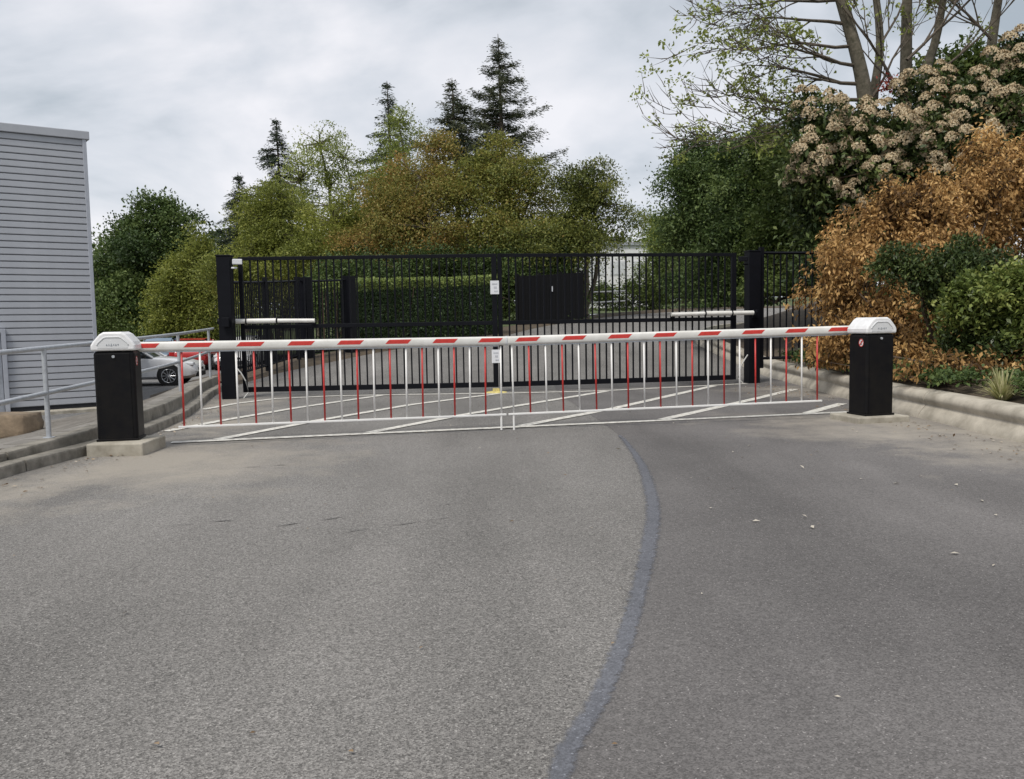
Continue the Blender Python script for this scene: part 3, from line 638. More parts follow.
railing((-6.0, 18.0), (-5.72, 22.9), zl, 2.12, 0.115, 'dense black railing running back from the left gate post', [(0, 0.1), (0.5, 0.1), (1, 0.1)])
railing((-5.66, 23.15), (-4.55, 25.2), zl, 2.1, 0.13, 'short black railing with two stout posts meeting the clipped hedge', [(0.08, 0.26), (0.86, 0.30)])
railing((4.80, 16.36), (6.9, 16.8), lambda y: 0.33, 2.15, 0.13, 'black railing panel between the right gate post and brown shrub', [(0.0, 0.08), (0.97, 0.08)])

exec_marker = None
# ------------------------------------------------------------------ foliage machinery
def leaf_mesh(name, P, A, Nn, Ln, Wd, tone, m, fold=0.25):
    n = len(P); S = np.cross(A, Nn); S /= np.linalg.norm(S, axis=1, keepdims=True) + 1e-9
    Nn = np.cross(S, A); Ln = Ln[:, None]; Wd = Wd[:, None]
    V = np.empty((n, 4, 3)); V[:, 0] = P; V[:, 2] = P + A * Ln - Nn * (fold * 0.5 * Wd)
    mid = P + A * Ln * 0.5 + Nn * (fold * Wd); V[:, 1] = mid + S * Wd * 0.5; V[:, 3] = mid - S * Wd * 0.5
    me = bpy.data.meshes.new(name); me.vertices.add(4 * n); me.vertices.foreach_set('co', V.reshape(-1).astype(np.float32))
    me.loops.add(4 * n); me.loops.foreach_set('vertex_index', np.arange(4 * n, dtype=np.int32))
    me.polygons.add(n); me.polygons.foreach_set('loop_start', np.arange(0, 4 * n, 4, dtype=np.int32)); me.polygons.foreach_set('loop_total', np.full(n, 4, dtype=np.int32))
    at_ = me.attributes.new('tone', 'FLOAT', 'POINT'); at_.data.foreach_set('value', np.repeat(np.clip(tone, 0, 1), 4).astype(np.float32))
    me.update(calc_edges=True); me.materials.append(m); return me
def unit(v): return v / (np.linalg.norm(v, axis=1, keepdims=True) + 1e-9)
def lump(d, seed, f=2.6):
    s = np.zeros(len(d)); rs = np.random.RandomState(seed)
    for k in range(5):
        w_ = rs.normal(size=3) * f * (0.6 + 0.4 * k); s += np.sin(d @ w_ + rs.uniform(0, 6)) / (1 + 0.5 * k)
    return s / 2.2
def crown_centres(lobes, M_, rs, seed, shell=0.35, lumpy_=0.22, nsub=11, fill=0.22, qr=(0.20, 0.42)):
    Lb = np.array([l[:6] for l in lobes]); sub = []
    for li, l in enumerate(Lb):
        for k in range(nsub):
            d = unit(rs.normal(size=(1, 3)))[0]; r = rs.uniform(0.5, 0.98 + lumpy_ * 0.6); q = rs.uniform(*qr)
            sub.append(np.concatenate([l[:3] + d * r * l[3:6] * (1 - 0.25 * q), l[3:6] * q * rs.uniform(0.8, 1.2, 3), [li]]))
        sub.append(np.concatenate([l[:3], l[3:6] * 0.75, [li]]))
    sub = np.array(sub); w_ = (sub[:, 3] * sub[:, 4] * sub[:, 5]) ** 0.62
    core = np.arange(len(sub)) % (nsub + 1) == nsub; w_[core] *= fill / w_[core].sum(); w_[~core] *= (1 - fill) / w_[~core].sum()
    idx = rs.choice(len(sub), M_, p=w_); d = unit(rs.normal(size=(M_, 3))); r = rs.uniform(shell ** 3, 1, M_) ** (1 / 2.4)
    stray = rs.rand(M_) < 0.03; r = np.where(stray, r * rs.uniform(1.05, 1.35, M_), r)
    c = sub[idx, :3] + d * r[:, None] * sub[idx, 3:6]
    return c, unit(d * 0.6 + (c - Lb[sub[idx, 6].astype(int), :3]) / Lb[sub[idx, 6].astype(int), 3:6]), idx
def leaves_at(cent, outd, K, sig, L0, asp, rs, flat=0.6, up=0.7, droop=0.0, tone0=None, tvar=0.16):
    n = len(cent) * K; c = np.repeat(cent, K, 0); o = np.repeat(outd, K, 0)
    off = rs.normal(size=(n, 3)) * sig * np.repeat(rs.uniform(0.6, 1.35, len(cent)), K)[:, None]; tl = np.repeat(rs.normal(size=(len(cent), 2)) * 0.25, K, 0); off[:, 2] = off[:, 2] * flat + (off[:, :2] * tl).sum(1) - 0.25 * (off[:, :2] ** 2).sum(1) / max(sig, 1e-3)
    P = c + off; A = unit(o * 0.5 + rs.normal(size=(n, 3)) * 0.7 + np.array([0, 0, -droop]))
    N_ = unit(rs.normal(size=(n, 3)) * 0.55 + np.array([0, 0, up]) + o * 0.35)
    Ln = L0 * rs.uniform(0.6, 1.3, n); t = np.repeat(tone0, K) + rs.normal(size=n) * tvar
    return P, A, N_, Ln, Ln * asp, t
def limb(a, b, rs, bend=0.12, n=5):
    a, b = np.array(a, float), np.array(b, float); l_ = np.linalg.norm(b - a); o = rs.normal(size=3) * bend * l_; o[2] = abs(o[2]) * 0.4
    return [a + (b - a) * t + o * math.sin(math.pi * t) for t in np.linspace(0, 1, n)]
CENT = {}
def woody(name, label, cat, base, lobes, m_leaf, m_bark, seed, ncl, K, sig, L0, asp=0.55, trunk_r=0.2, shell=0.35, lumpy_=0.22, droop=0.0, flat=0.6,
          group=None, nbr=60, names=('trunk', 'crown'), tone_fn=None, up=0.7, stems=1, tvar=0.16, ctone=0.18, obj_name='tree', nsub=11, fill=0.28, qr=(0.20, 0.42)):
    rs = np.random.RandomState(seed); root = empty(obj_name, base); tag(root, label, cat, group); B = np.array(base, float)
    if 30 < base[1] < 70:
        lumpy_ += 0.32; nsub, fill, qr = 9, 0.24, (0.24, 0.48)
        K, L0, ncl = int(K * 2.7), L0 * 0.70, int(ncl * 0.75); flat = 0.30 if obj_name == 'tree' else flat; sig *= 1.15
    cent, outd, idx = crown_centres(lobes, ncl, rs, seed, shell, lumpy_, nsub, fill, qr)
    gz = B[2] + 0.05; cent[:, 2] = np.maximum(cent[:, 2], gz + 0.12)
    t0 = 0.52 + rs.normal(size=ncl) * ctone * 0.6 + ctone * 0.7 * np.random.RandomState(seed + 9).normal(size=4000)[idx] + 0.12 * lump(cent * 0.35, seed + 5, 1.0)
    if tone_fn is not None: t0 = tone_fn(cent, idx, t0, rs)
    P, A, N_, Ln, Wd, t = leaves_at(cent, outd, K, sig, L0, asp, rs, flat, up, droop, t0, tvar)
    P[:, 2] = np.maximum(P[:, 2], gz)
    me = leaf_mesh(names[1], P - B, A, N_, Ln, Wd, t, m_leaf); o = bpy.data.objects.new(names[1], me); C.objects.link(o); o.parent = root
    mb = MB(); nodes = []
    for s_ in range(stems):
        sb = B + (rs.normal(size=3) * [0.25 * (stems > 1), 0.25 * (stems > 1), 0])
        for li, l_ in enumerate(lobes):
            if stems > 1 and li % stems != s_: continue
            c = np.array(l_[:3]); pts = limb(sb, c + np.array([0, 0, 0.2 * l_[5]]), rs); r0 = trunk_r * (1.0 if li == 0 else 0.62)
            mb.tube([p - B for p in pts], [r0 * (1 - 0.78 * q / (len(pts) - 1)) for q in range(len(pts))], 7)
            nodes += [(p, r0 * 0.3) for p in pts[1:]]
    npts = np.array([p for p, _ in nodes]); pick = rs.choice(ncl, min(nbr, ncl), replace=False)
    for i in pick:
        j = int(np.argmin(np.linalg.norm(npts - cent[i], axis=1) + 0.6 * np.maximum(0, npts[:, 2] - cent[i][2]))); pts = limb(npts[j], cent[i], rs, 0.1, 4); r0 = min(nodes[j][1], trunk_r * 0.22)
        mb.tube([p - B for p in pts], [r0, r0 * 0.7, r0 * 0.45, r0 * 0.2], 5, cap=False)
    mb.build(names[0], m_bark, root, smooth=True); CENT[label] = (cent, outd)
    return root
def lobe(px, py, rpx, rpy, Y, ry=None):
    c = at(px, py, Y); k = Y / FPX; return (c.x, c.y, c.z, rpx * k, (ry if ry else min(rpx, rpy) * k * 1.0), rpy * k)

LM = {}
LM['dkgreen'] = leaf_mat('dark_green_leaf', [(0.028, 0.052, 0.017), (0.075, 0.12, 0.034), (0.17, 0.225, 0.07)])
LM['green'] = leaf_mat('mid_green_leaf', [(0.04, 0.065, 0.016), (0.10, 0.145, 0.035), (0.19, 0.235, 0.065)])
LM['light'] = leaf_mat('spring_green_leaf', [(0.15, 0.185, 0.04), (0.28, 0.33, 0.08), (0.42, 0.46, 0.14)], 0.4)
LM['olive'] = leaf_mat('olive_bronze_leaf', [(0.07, 0.092, 0.024), (0.175, 0.20, 0.048), (0.31, 0.31, 0.075), (0.33, 0.24, 0.07)], 0.35)
LM['bronze'] = leaf_mat('bronze_leaf', [(0.085, 0.105, 0.028), (0.205, 0.215, 0.052), (0.34, 0.27, 0.078), (0.36, 0.215, 0.07)], 0.35)
LM['yellow'] = leaf_mat('yellow_green_leaf', [(0.12, 0.145, 0.032), (0.28, 0.31, 0.065), (0.43, 0.42, 0.11)], 0.4)
LM['conifer'] = leaf_mat('conifer_needle', [(0.018, 0.030, 0.020), (0.042, 0.062, 0.038), (0.085, 0.11, 0.06)], 0.15)
LM['pine'] = leaf_mat('pine_needle', [(0.024, 0.034, 0.021), (0.055, 0.072, 0.038), (0.12, 0.12, 0.055)], 0.15)
LM['copper'] = leaf_mat('withered_copper_leaf', [(0.055, 0.031, 0.013), (0.23, 0.130, 0.048), (0.47, 0.275, 0.098), (0.66, 0.43, 0.175)], 0.25, 0.65)
LM['hedge'] = leaf_mat('hedge_leaf', [(0.028, 0.05, 0.022), (0.06, 0.10, 0.04), (0.11, 0.165, 0.06), (0.27, 0.33, 0.09)], 0.25)
LM['shrub'] = leaf_mat('glossy_shrub_leaf', [(0.032, 0.054, 0.019), (0.085, 0.12, 0.036), (0.20, 0.23, 0.075)], 0.25, 0.4)
LM['bright'] = leaf_mat('yellowish_shrub_leaf', [(0.05, 0.075, 0.018), (0.15, 0.20, 0.048), (0.36, 0.39, 0.11)], 0.3, 0.45)
LM['grassleaf'] = leaf_mat('variegated_blade', [(0.18, 0.21, 0.07), (0.42, 0.42, 0.18), (0.68, 0.63, 0.38)], 0.3)
LM['litter'] = leaf_mat('dry_litter', [(0.10, 0.06, 0.03), (0.26, 0.17, 0.09), (0.55, 0.50, 0.42)], 0.1)
LM['flower'] = leaf_mat('cream_floret', [(0.36, 0.26, 0.15), (0.56, 0.455, 0.30), (0.71, 0.62, 0.45)], 0.2, 0.8)
LM['redleaf'] = leaf_mat('red_young_leaf', [(0.12, 0.02, 0.02), (0.30, 0.05, 0.04), (0.42, 0.11, 0.08)], 0.3)

BG = 'trees beyond the gate'
def bt(px, Y, z=None): p = at(px, 300, Y); return (p.x, p.y, z if z is not None else road_z(Y))
# round dark tree beyond the car park
woody('t', 'round dark green tree beside the clad building, beyond the car park', 'tree', bt(160, 54, -0.85), [lobe(162, 243, 38, 38, 54), lobe(122, 256, 28, 38, 54), lobe(195, 258, 22, 34, 55), lobe(150, 292, 52, 38, 54), lobe(110, 297, 28, 38, 53), lobe(172, 216, 22, 18, 54)],
      LM['dkgreen'], M['bark'], 11, 1150, 26, 0.46, 0.28, 0.6, 0.32, group=BG)
woody('t', 'bronze and yellow bush in front of the round dark tree', 'tree', bt(185, 47.5, -0.85), [lobe(192, 262, 20, 30, 47.5), lobe(170, 292, 22, 32, 47.5), lobe(200, 300, 22, 38, 47), lobe(184, 318, 34, 26, 47.5)],
      LM['yellow'], M['bark'], 12, 900, 22, 0.36, 0.22, 0.5, 0.10, group=BG, lumpy_=0.35, tone_fn=lambda c, i, t, rs: t - 0.1)
woody('t', 'low green shrub mass behind the parked cars', 'shrub', bt(120, 51, -0.85), [lobe(110, 325, 30, 20, 51), lobe(150, 330, 34, 20, 51), lobe(205, 328, 30, 24, 51), lobe(60, 330, 30, 18, 51)],
      LM['green'], M['bark'], 13, 420, 24, 0.35, 0.20, 0.55, 0.08, group=BG, obj_name='shrub', names=('stems', 'foliage'))
# conifers
def conifer(label, px, pytop, Y, halfpx, pybot, m, seed, nwh=26, dens=1.0, gap=0.0, sweep=-0.25, blunt=0.0, zbase=None, leafL=0.30, cat='conifer'):
    rs = np.random.RandomState(seed); top = np.array(at(px, pytop, Y)); zb = road_z(Y) if zbase is None else zbase
    base = np.array([top[0] + 0.3, top[1], zb]); root = empty('conifer', base); tag(root, label, cat, 'conifers rising behind the broadleaf trees')
    H = top[2] - zb; zlow = at(px, pybot, Y).z; hw = halfpx * 1.22 * Y / FPX
    mb = MB(); mb.tube([(0, 0, 0), (top[0] - base[0]) * 0.4 * np.array([1, 0, 0]) + np.array([0, 0, H * 0.5]), top - base + np.array([0, 0, 0.35])], [H * 0.018, H * 0.012, 0.015], 7)
    Ps, Ds, Ts = [], [], []
    for i in range(nwh):
        f = i / (nwh - 1); z = top[2] - (top[2] - zlow) * f ** 0.95; Lb = hw * (min(1.0, (f + 0.0) ** (1.05 - 0.25 * blunt)))
        for k in range(rs.randint(5, 10)):
            if rs.rand() < gap: continue
            an = rs.uniform(0, 2 * math.pi); ll = Lb * rs.uniform(0.3, 1.3) + 0.05; d = np.array([math.cos(an), math.sin(an), 0.0])
            xc = base[0] + (top[0] - base[0]) * (z - zb) / H
            st = np.array([xc, base[1], z + rs.uniform(-0.1, 0.1)]); pts = [st + d * ll * q + np.array([0, 0, sweep * ll * q * q + (0.22 * ll * max(0, q - 0.65) ** 1.0)]) for q in (0, 0.3, 0.6, 1.0)]
            mb.tube([p - base for p in pts], [0.035, 0.028, 0.018, 0.006], 4, cap=False)
            ns = max(2, int(ll * 9 * dens))
            for q in np.linspace(0.18, 1.0, ns):
                j = min(2, int(q * 3)); 
                p = st + d * ll * q + np.array([0, 0, sweep * ll * q * q + 0.22 * ll * max(0, q - 0.65)])
                Ps.append(p); Ds.append(d); Ts.append(0.4 + 0.25 * q + rs.normal() * 0.12)
    Ps, Ds, Ts = np.array(Ps), np.array(Ds), np.array(Ts); K = 13
    P, A, N_, Ln, Wd, t = leaves_at(Ps, Ds, K, 0.15, leafL * 0.8, 0.24, rs, 0.6, 0.5, 0.25, Ts, 0.12)
    side = np.stack([-np.repeat(Ds, K, 0)[:, 1], np.repeat(Ds, K, 0)[:, 0], np.zeros(len(P))], 1) * rs.choice([-1, 1], len(P))[:, None]
    A = unit(np.repeat(Ds, K, 0) * 0.7 + side * rs.uniform(0.2, 1.0, len(P))[:, None] + np.array([0, 0, -0.15]) + rs.normal(size=P.shape) * 0.2)
    me = leaf_mesh('crown', P - base, A, N_, Ln, Wd, t, m); o = bpy.data.objects.new('crown', me); C.objects.link(o); o.parent = root
    mb.build('trunk', M['bark'], root)
    return root
conifer('pointed dark conifer, tallest of the two standing behind the light green tree', 276, 122, 66, 48, 240, LM['conifer'], 21, 24, 0.9, 0.22, zbase=0)
conifer('smaller dark conifer at the left end of the tree line', 238, 177, 64, 38, 260, LM['conifer'], 22, 18, 0.9, 0.05, zbase=0)
conifer('conifer with curved tip showing above the light green trees', 387, 86, 60, 54, 210, LM['conifer'], 23, 20, 0.8, 0.3, zbase=1)
conifer('tallest ragged pine at the middle of the skyline', 498, 40, 52, 46, 175, LM['pine'], 24, 24, 1.1, 0.34, 0.1, 1.0, zbase=1.9, leafL=0.26)
conifer('ragged brownish conifer just left of the tallest pine', 452, 84, 50, 40, 185, LM['pine'], 25, 20, 1.0, 0.3, -0.05, 0.9, zbase=1.8, leafL=0.26)
# broadleaf line
woody('t', 'pale spring green tree with airy crown in front of the dark conifers', 'tree', bt(318, 55, 0.5), [lobe(320, 150, 26, 30, 55), lobe(345, 165, 22, 34, 55), lobe(300, 190, 26, 40, 55), lobe(330, 215, 34, 44, 54), lobe(300, 245, 40, 30, 54)],
      LM['light'], M['bark_grey'], 31, 760, 14, 0.40, 0.20, 0.55, 0.22, group=BG, nbr=260, shell=0.2)
woody('t', 'upright light green tree in front of the curved tip conifer', 'tree', bt(395, 52, 1.5), [lobe(398, 125, 14, 24, 52), lobe(400, 165, 26, 34, 52), lobe(375, 185, 24, 32, 52), lobe(410, 215, 32, 40, 52), lobe(370, 230, 34, 34, 52)],
      LM['light'], M['bark_grey'], 32, 800, 16, 0.36, 0.20, 0.55, 0.2, group=BG, nbr=150, shell=0.2, tone_fn=lambda c, i, t, rs: t - 0.12)
woody('t', 'yellow green tree at the left of the tree line above the gate post', 'tree', bt(270, 44, -0.2), [lobe(285, 205, 28, 30, 44), lobe(262, 225, 30, 34, 44), lobe(300, 245, 40, 34, 43), lobe(250, 260, 36, 34, 43), lobe(280, 285, 48, 28, 42), lobe(232, 285, 26, 32, 42)],
      LM['yellow'], M['bark'], 33, 1000, 20, 0.34, 0.20, 0.5, 0.16, group=BG, nbr=160, tone_fn=lambda c, i, t, rs: t - 0.12)
woody('t', 'mid green tree between the yellow green tree and bronze maple', 'tree', bt(335, 42, 0.6), [lobe(335, 230, 34, 36, 42), lobe(310, 262, 34, 26, 41), lobe(360, 262, 30, 28, 41)],
      LM['yellow'], M['bark'], 37, 600, 20, 0.32, 0.19, 0.5, 0.14, group=BG, nbr=120, tone_fn=lambda c, i, t, rs: t - 0.1)
woody('t', 'bronze leaved tree left of centre above the clipped hedge', 'tree', bt(400, 41, 1.4), [lobe(420, 185, 34, 36, 41), lobe(390, 220, 40, 32, 41), lobe(430, 235, 40, 30, 40), lobe(365, 250, 36, 24, 40), lobe(440, 150, 20, 26, 42)],
      LM['bronze'], M['bark'], 34, 1050, 20, 0.33, 0.19, 0.5, 0.18, group=BG, lumpy_=0.3, nbr=130)
woody('t', 'broad olive and bronze tree at the centre of the skyline below the pine', 'tree', bt(505, 41, 1.5), [lobe(500, 175, 34, 36, 41), lobe(470, 205, 42, 40, 41), lobe(530, 205, 44, 38, 41), lobe(500, 240, 60, 32, 40), lobe(545, 240, 44, 30, 40)],
      LM['olive'], M['bark'], 35, 1500, 20, 0.34, 0.19, 0.5, 0.22, group=BG, lumpy_=0.3, nbr=150)
woody('t', 'dark green tree with twiggy outline at the right end of the tree mass', 'tree', bt(584, 40, 1.5), [lobe(582, 205, 14, 30, 40), lobe(580, 180, 30, 22, 40), lobe(600, 210, 27, 34, 40), lobe(565, 225, 34, 34, 40), lobe(545, 250, 40, 26, 39), lobe(585, 232, 24, 18, 39)],
      LM['olive'], M['bark'], 36, 850, 20, 0.32, 0.18, 0.5, 0.2, group=BG, lumpy_=0.4, nbr=220, tone_fn=lambda c, i, t, rs: t * 0.75 - 0.12)
woody('t', 'dark undergrowth beneath the tree mass behind the timber screen', 'shrub', bt(540, 39, 1.3), [lobe(520, 268, 40, 22, 39), lobe(555, 268, 26, 22, 39), lobe(470, 268, 44, 20, 39), lobe(400, 272, 50, 18, 38), lobe(340, 280, 40, 22, 36), lobe(535, 285, 36, 26, 38.5)],
      LM['dkgreen'], M['bark'], 38, 1700, 22, 0.32, 0.18, 0.55, 0.08, group=BG, obj_name='shrub', names=('stems', 'foliage'))
woody('t', 'soft green tree behind the white building near the road bend', 'tree', bt(650, 62, 2.2), [lobe(656, 232, 22, 20, 62), lobe(670, 250, 26, 30, 61), lobe(664, 258, 18, 14, 62)],
      LM['light'], M['bark'], 39, 420, 20, 0.40, 0.24, 0.55, 0.14, group=BG, tone_fn=lambda c, i, t, rs: t - 0.22)
woody('t', 'leafy green bush by the road bend in front of the white building', 'shrub', bt(650, 47, 1.8), [lobe(655, 285, 18, 20, 47), lobe(630, 293, 24, 12, 47), lobe(602, 296, 18, 12, 47), lobe(672, 268, 20, 26, 48), lobe(690, 262, 20, 30, 46)],
      LM['green'], M['bark'], 40, 640, 22, 0.26, 0.18, 0.55, 0.07, group=BG, obj_name='shrub', names=('stems', 'foliage'))
woody('t', 'dark clipped bush where the road disappears round the bend', 'shrub', bt(682, 42, 1.65), [lobe(682, 282, 19, 11, 42), lobe(700, 280, 16, 13, 42)],
      LM['dkgreen'], M['bark'], 41, 240, 24, 0.2, 0.14, 0.55, 0.06, obj_name='shrub', names=('stems', 'foliage'), tone_fn=lambda c, i, t, rs: t - 0.25)
# evergreens right of the road behind the gate
EV = 'evergreens behind the right gate post'
woody('t', 'large dark evergreen with rounded top behind the right gate post', 'tree', (6.8, 24.5, 1.6), [lobe(735, 165, 44, 34, 25), lobe(700, 190, 38, 40, 25.5), lobe(770, 185, 40, 40, 24.5), lobe(720, 225, 50, 40, 25), lobe(680, 230, 26, 30, 26), lobe(700, 150, 22, 24, 26), lobe(715, 275, 34, 40, 24), lobe(740, 300, 26, 34, 23.5), lobe(737, 205, 36, 34, 23.6), lobe(745, 245, 34, 30, 23.4)],
      LM['dkgreen'], M['bark'], 51, 2900, 30, 0.21, 0.105, 0.5, 0.2, group=EV, lumpy_=0.6, nsub=14, qr=(0.22, 0.45), fill=0.42, tone_fn=lambda c, i, t, rs: t + 0.05)
woody('t', 'fresh green laurel filling the gap between evergreen and flowering shrub', 'tree', (8.2, 21.5, 1.8), [lobe(790, 190, 30, 40, 22), lobe(775, 230, 36, 36, 22), lobe(810, 230, 30, 40, 21), lobe(770, 150, 26, 26, 23), lobe(785, 270, 34, 36, 21), lobe(775, 310, 34, 34, 20.5), lobe(820, 290, 30, 50, 20)],
      LM['green'], M['bark'], 52, 1700, 28, 0.19, 0.105, 0.5, 0.14, group=EV, lumpy_=0.6, nsub=13, fill=0.4, tone_fn=lambda c, i, t, rs: t - 0.12)

fw = woody('t', 'distant dark woodland closing the view behind the tree line', 'woodland', bt(430, 85, 1.0), [lobe(x, 262 + (x % 7), 46, 40, 82 + (x % 5)) for x in range(120, 780, 44)],
      LM['green'], M['bark'], 42, 3200, 16, 0.9, 0.5, 0.6, 0.12, obj_name='woodland', names=('trunks', 'foliage'), nbr=20)
fw['kind'] = 'stuff'
# clipped hedge beyond the gate
def hedge(label, path, width, h, seed, n, L0, m, z0f, light_top=True):
    rs = np.random.RandomState(seed); pts = resample([Vector((x, y, 0)) for x, y in path], 60); base = (pts[0].x, pts[0].y, z0f(pts[0].y)); B = np.array(base)
    r = empty('hedge', base); tag(r, label, 'hedge'); q = rs.uniform(0, 58.99, n); i = q.astype(int); a = np.array([p[:] for p in pts]); P = a[i] + (a[i + 1] - a[i]) * (q - i)[:, None]
    T = unit(a[i + 1] - a[i]); S = np.stack([-T[:, 1], T[:, 0], np.zeros(n)], 1); zz = np.array([z0f(y) for y in P[:, 1]])
    face = rs.choice(3, n, p=[0.55, 0.25, 0.2]); s_ = rs.uniform(0, 1, n); hh = rs.uniform(0.02, 1, n)
    dep = np.abs(rs.normal(size=n)) * 0.10; wob = 0.07 * lump(P * 1.2 + hh[:, None], seed, 1.5)
    lat = np.where(face == 0, 0.0 + dep, np.where(face == 2, width - dep, s_ * width)); up_ = np.where(face == 1, h - dep * 0.6, hh * h)
    Pf = P + S * (lat + wob * (face == 0))[:, None]; Pf[:, 2] = zz + up_ + wob * (face == 1)
    o_ = np.where((face == 0)[:, None], -S, np.where((face == 2)[:, None], S, np.array([0, 0, 1.0])))
    A = unit(o_ * 0.6 + rs.normal(size=(n, 3)) * 0.7 + [0, 0, 0.2]); N_ = unit(o_ + rs.normal(size=(n, 3)) * 0.6); Ln = L0 * rs.uniform(0.6, 1.3, n)
    t = 0.35 + rs.normal(size=n) * 0.15 + np.where(up_ > h - 0.26, 0.55 if light_top else 0.1, 0)
    me = leaf_mesh('foliage', Pf - B, A, N_, Ln, Ln * 0.6, t, m); o = bpy.data.objects.new('foliage', me); C.objects.link(o); o.parent = r
    mb = MB(); 
    for k in range(0, 60, 2):
        p = pts[k]; t_ = (pts[min(59, k + 1)] - pts[max(0, k - 1)]).normalized(); s2 = Vector((-t_.y, t_.x, 0)); c = p + s2 * width * 0.5; z_ = z0f(p.y)
        for w_ in (-0.35, 0.0, 0.35):
            c2 = c + s2 * w_ * width + t_ * rs.uniform(-0.1, 0.1); mb.tube([Vector((c2.x, c2.y, z_ - 0.02)) - Vector(base), Vector((c2.x + rs.normal() * 0.08, c2.y + rs.normal() * 0.08, z_ + h * 0.9)) - Vector(base)], [0.03, 0.012], 5)
    mb.build('stems', M['stem'], r)
    return r
hedge('long clipped green hedge with pale new growth on top beyond the gate', [(-4.55, 25.4), (-3.6, 27.0), (-0.9, 30.2), (-0.3, 31.2)], 1.5, 2.02, 61, 42000, 0.085, LM['hedge'], lambda y: road_z(y) + 0.08)

# timber screen, white building and pale handrail further up the road
ts = empty('timber_screen', (0.35, 35.2, road_z(35) + 0.1), math.atan2(4.6, 3.0)); ts.rotation_euler.z = R(38)
tag(ts, 'dark timber screen fence beside the road below the trees', 'fence')
bme = shared(MB().box((0, 0, 1.0), (0.155, 0.03, 2.0)), 'board', M['timber'])
for i in range(22): link_copy(bme, 'board', ts, (0.08 + i * 0.165, 0.004 * (i % 2), 0.11 * i * 0.165 / 3.6 * 2.2))
for i in range(4): MB().box((i * 1.2, 0.09, 1.05 + 0.07 * i), (0.1, 0.1, 2.1)).build('post', M['timber'], ts)
MB().box((1.8, 0.055, 1.75), (3.6, 0.05, 0.08)).build('rail', M['timber'], ts)
MB().box((1.75, -0.03, 1.5), (0.14, 0.01, 0.22)).build('notice', M['paper'], ts)
wb = empty('white_building', (5.2, 66, 2.0), R(6)); tag(wb, 'pale rendered building glimpsed through the gate below the trees', 'building')
MB().box((2.4, 4, 2.5), (7.2, 8, 5.0)).build('wall', M['render'], wb)
MB().box((2.4, 4, 5.1), (7.5, 8.3, 0.2)).build('roof_edge', M['trim'], wb)
PANE = mat('pale_pane', (0.70, 0.72, 0.75), 0.3)
for r_ in range(2):
    for c_ in range(4):
        f = MB().box((-0.3 + c_ * 1.75, -0.012, 1.3 + r_ * 1.95), (1.3, 0.03, 1.1)).build('window', M['paper'], wb); MB().box((-0.3 + c_ * 1.75, -0.034, 1.3 + r_ * 1.95), (1.14, 0.02, 0.94)).build('pane', PANE, wb).parent = f
hr2 = empty('handrail', (3.6, 41.2, road_z(41) + 0.15), 0); tag(hr2, 'white tubular handrail beside the road below the pale building', 'handrail')
for zz in (0.55, 1.05): MB().tube([(0, 0, zz), (1.1, 0.8, zz + 0.05), (2.2, 1.6, zz + 0.1)], 0.035, 8).build('rail', M['boom'], hr2)
for q in (0, 0.5, 1): MB().tube([(2.2 * q, 1.6 * q, -0.1), (2.2 * q, 1.6 * q, 1.05 + 0.1 * q)], 0.035, 8).build('post', M['boom'], hr2)

# ------------------------------------------------------------------ shrubs on the right bank
# copper shrub with withered leaves
cop = [lobe(1010, 372, 44, 16, 10.9), lobe(880, 230, 30, 28, 14.4), lobe(915, 205, 40, 28, 14.6), lobe(1000, 170, 50, 36, 14.6), lobe(955, 372, 60, 20, 10.9), lobe(910, 362, 40, 20, 12.4), lobe(882, 268, 54, 56, 14.2), lobe(930, 225, 60, 55, 14.5), lobe(985, 200, 50, 55, 14.5), lobe(845, 290, 36, 52, 14.0), lobe(900, 330, 66, 44, 13.4), lobe(850, 345, 42, 30, 13.6), lobe(975, 345, 60, 34, 12.4), lobe(1040, 230, 60, 70, 14.5), lobe(1050, 320, 60, 50, 12.6), lobe(935, 290, 66, 50, 13.8)]
woody('t', 'large shrub covered in withered copper brown leaves on the bank', 'shrub', (6.3, 13.9, 0.42), cop, LM['copper'], M['stem'], 71, 5400, 15, 0.085, 0.085, 0.42, 0.06, shell=0.45, lumpy_=0.45, nsub=26, fill=0.10, qr=(0.11, 0.28), droop=0.9, flat=1.1, nbr=420, obj_name='shrub', names=('stems', 'foliage'), up=0.25, stems=5, ctone=0.3, tvar=0.17)
GS = 'green shrubs among the brown one'
woody('t', 'low spreading dark green shrub growing through the middle of the brown shrub', 'shrub', (6.2, 11.9, 0.45), [lobe(935, 265, 58, 20, 12.0), lobe(985, 262, 50, 24, 12.0), lobe(900, 258, 30, 12, 12.0), lobe(945, 285, 34, 20, 12.1), lobe(1010, 350, 50, 28, 11.2), lobe(970, 345, 30, 24, 11.5)],
      LM['shrub'], M['stem'], 72, 1000, 22, 0.085, 0.07, 0.42, 0.04, group=GS, shell=0.3, lumpy_=0.3, obj_name='shrub', names=('stems', 'foliage'), stems=3, tone_fn=lambda c, i, t, rs: t - 0.12)
woody('t', 'bright green bushy shrub at the right edge above the variegated grass', 'shrub', (6.6, 10.9, 0.45), [lobe(1010, 300, 46, 34, 11.2), lobe(1045, 292, 46, 30, 11.2), lobe(985, 305, 34, 24, 11.3), lobe(1035, 325, 46, 26, 11.0), lobe(970, 290, 20, 22, 11.3)],
      LM['bright'], M['stem'], 73, 1300, 22, 0.085, 0.075, 0.5, 0.05, group=GS, shell=0.4, lumpy_=0.2, obj_name='shrub', names=('stems', 'foliage'), stems=3)
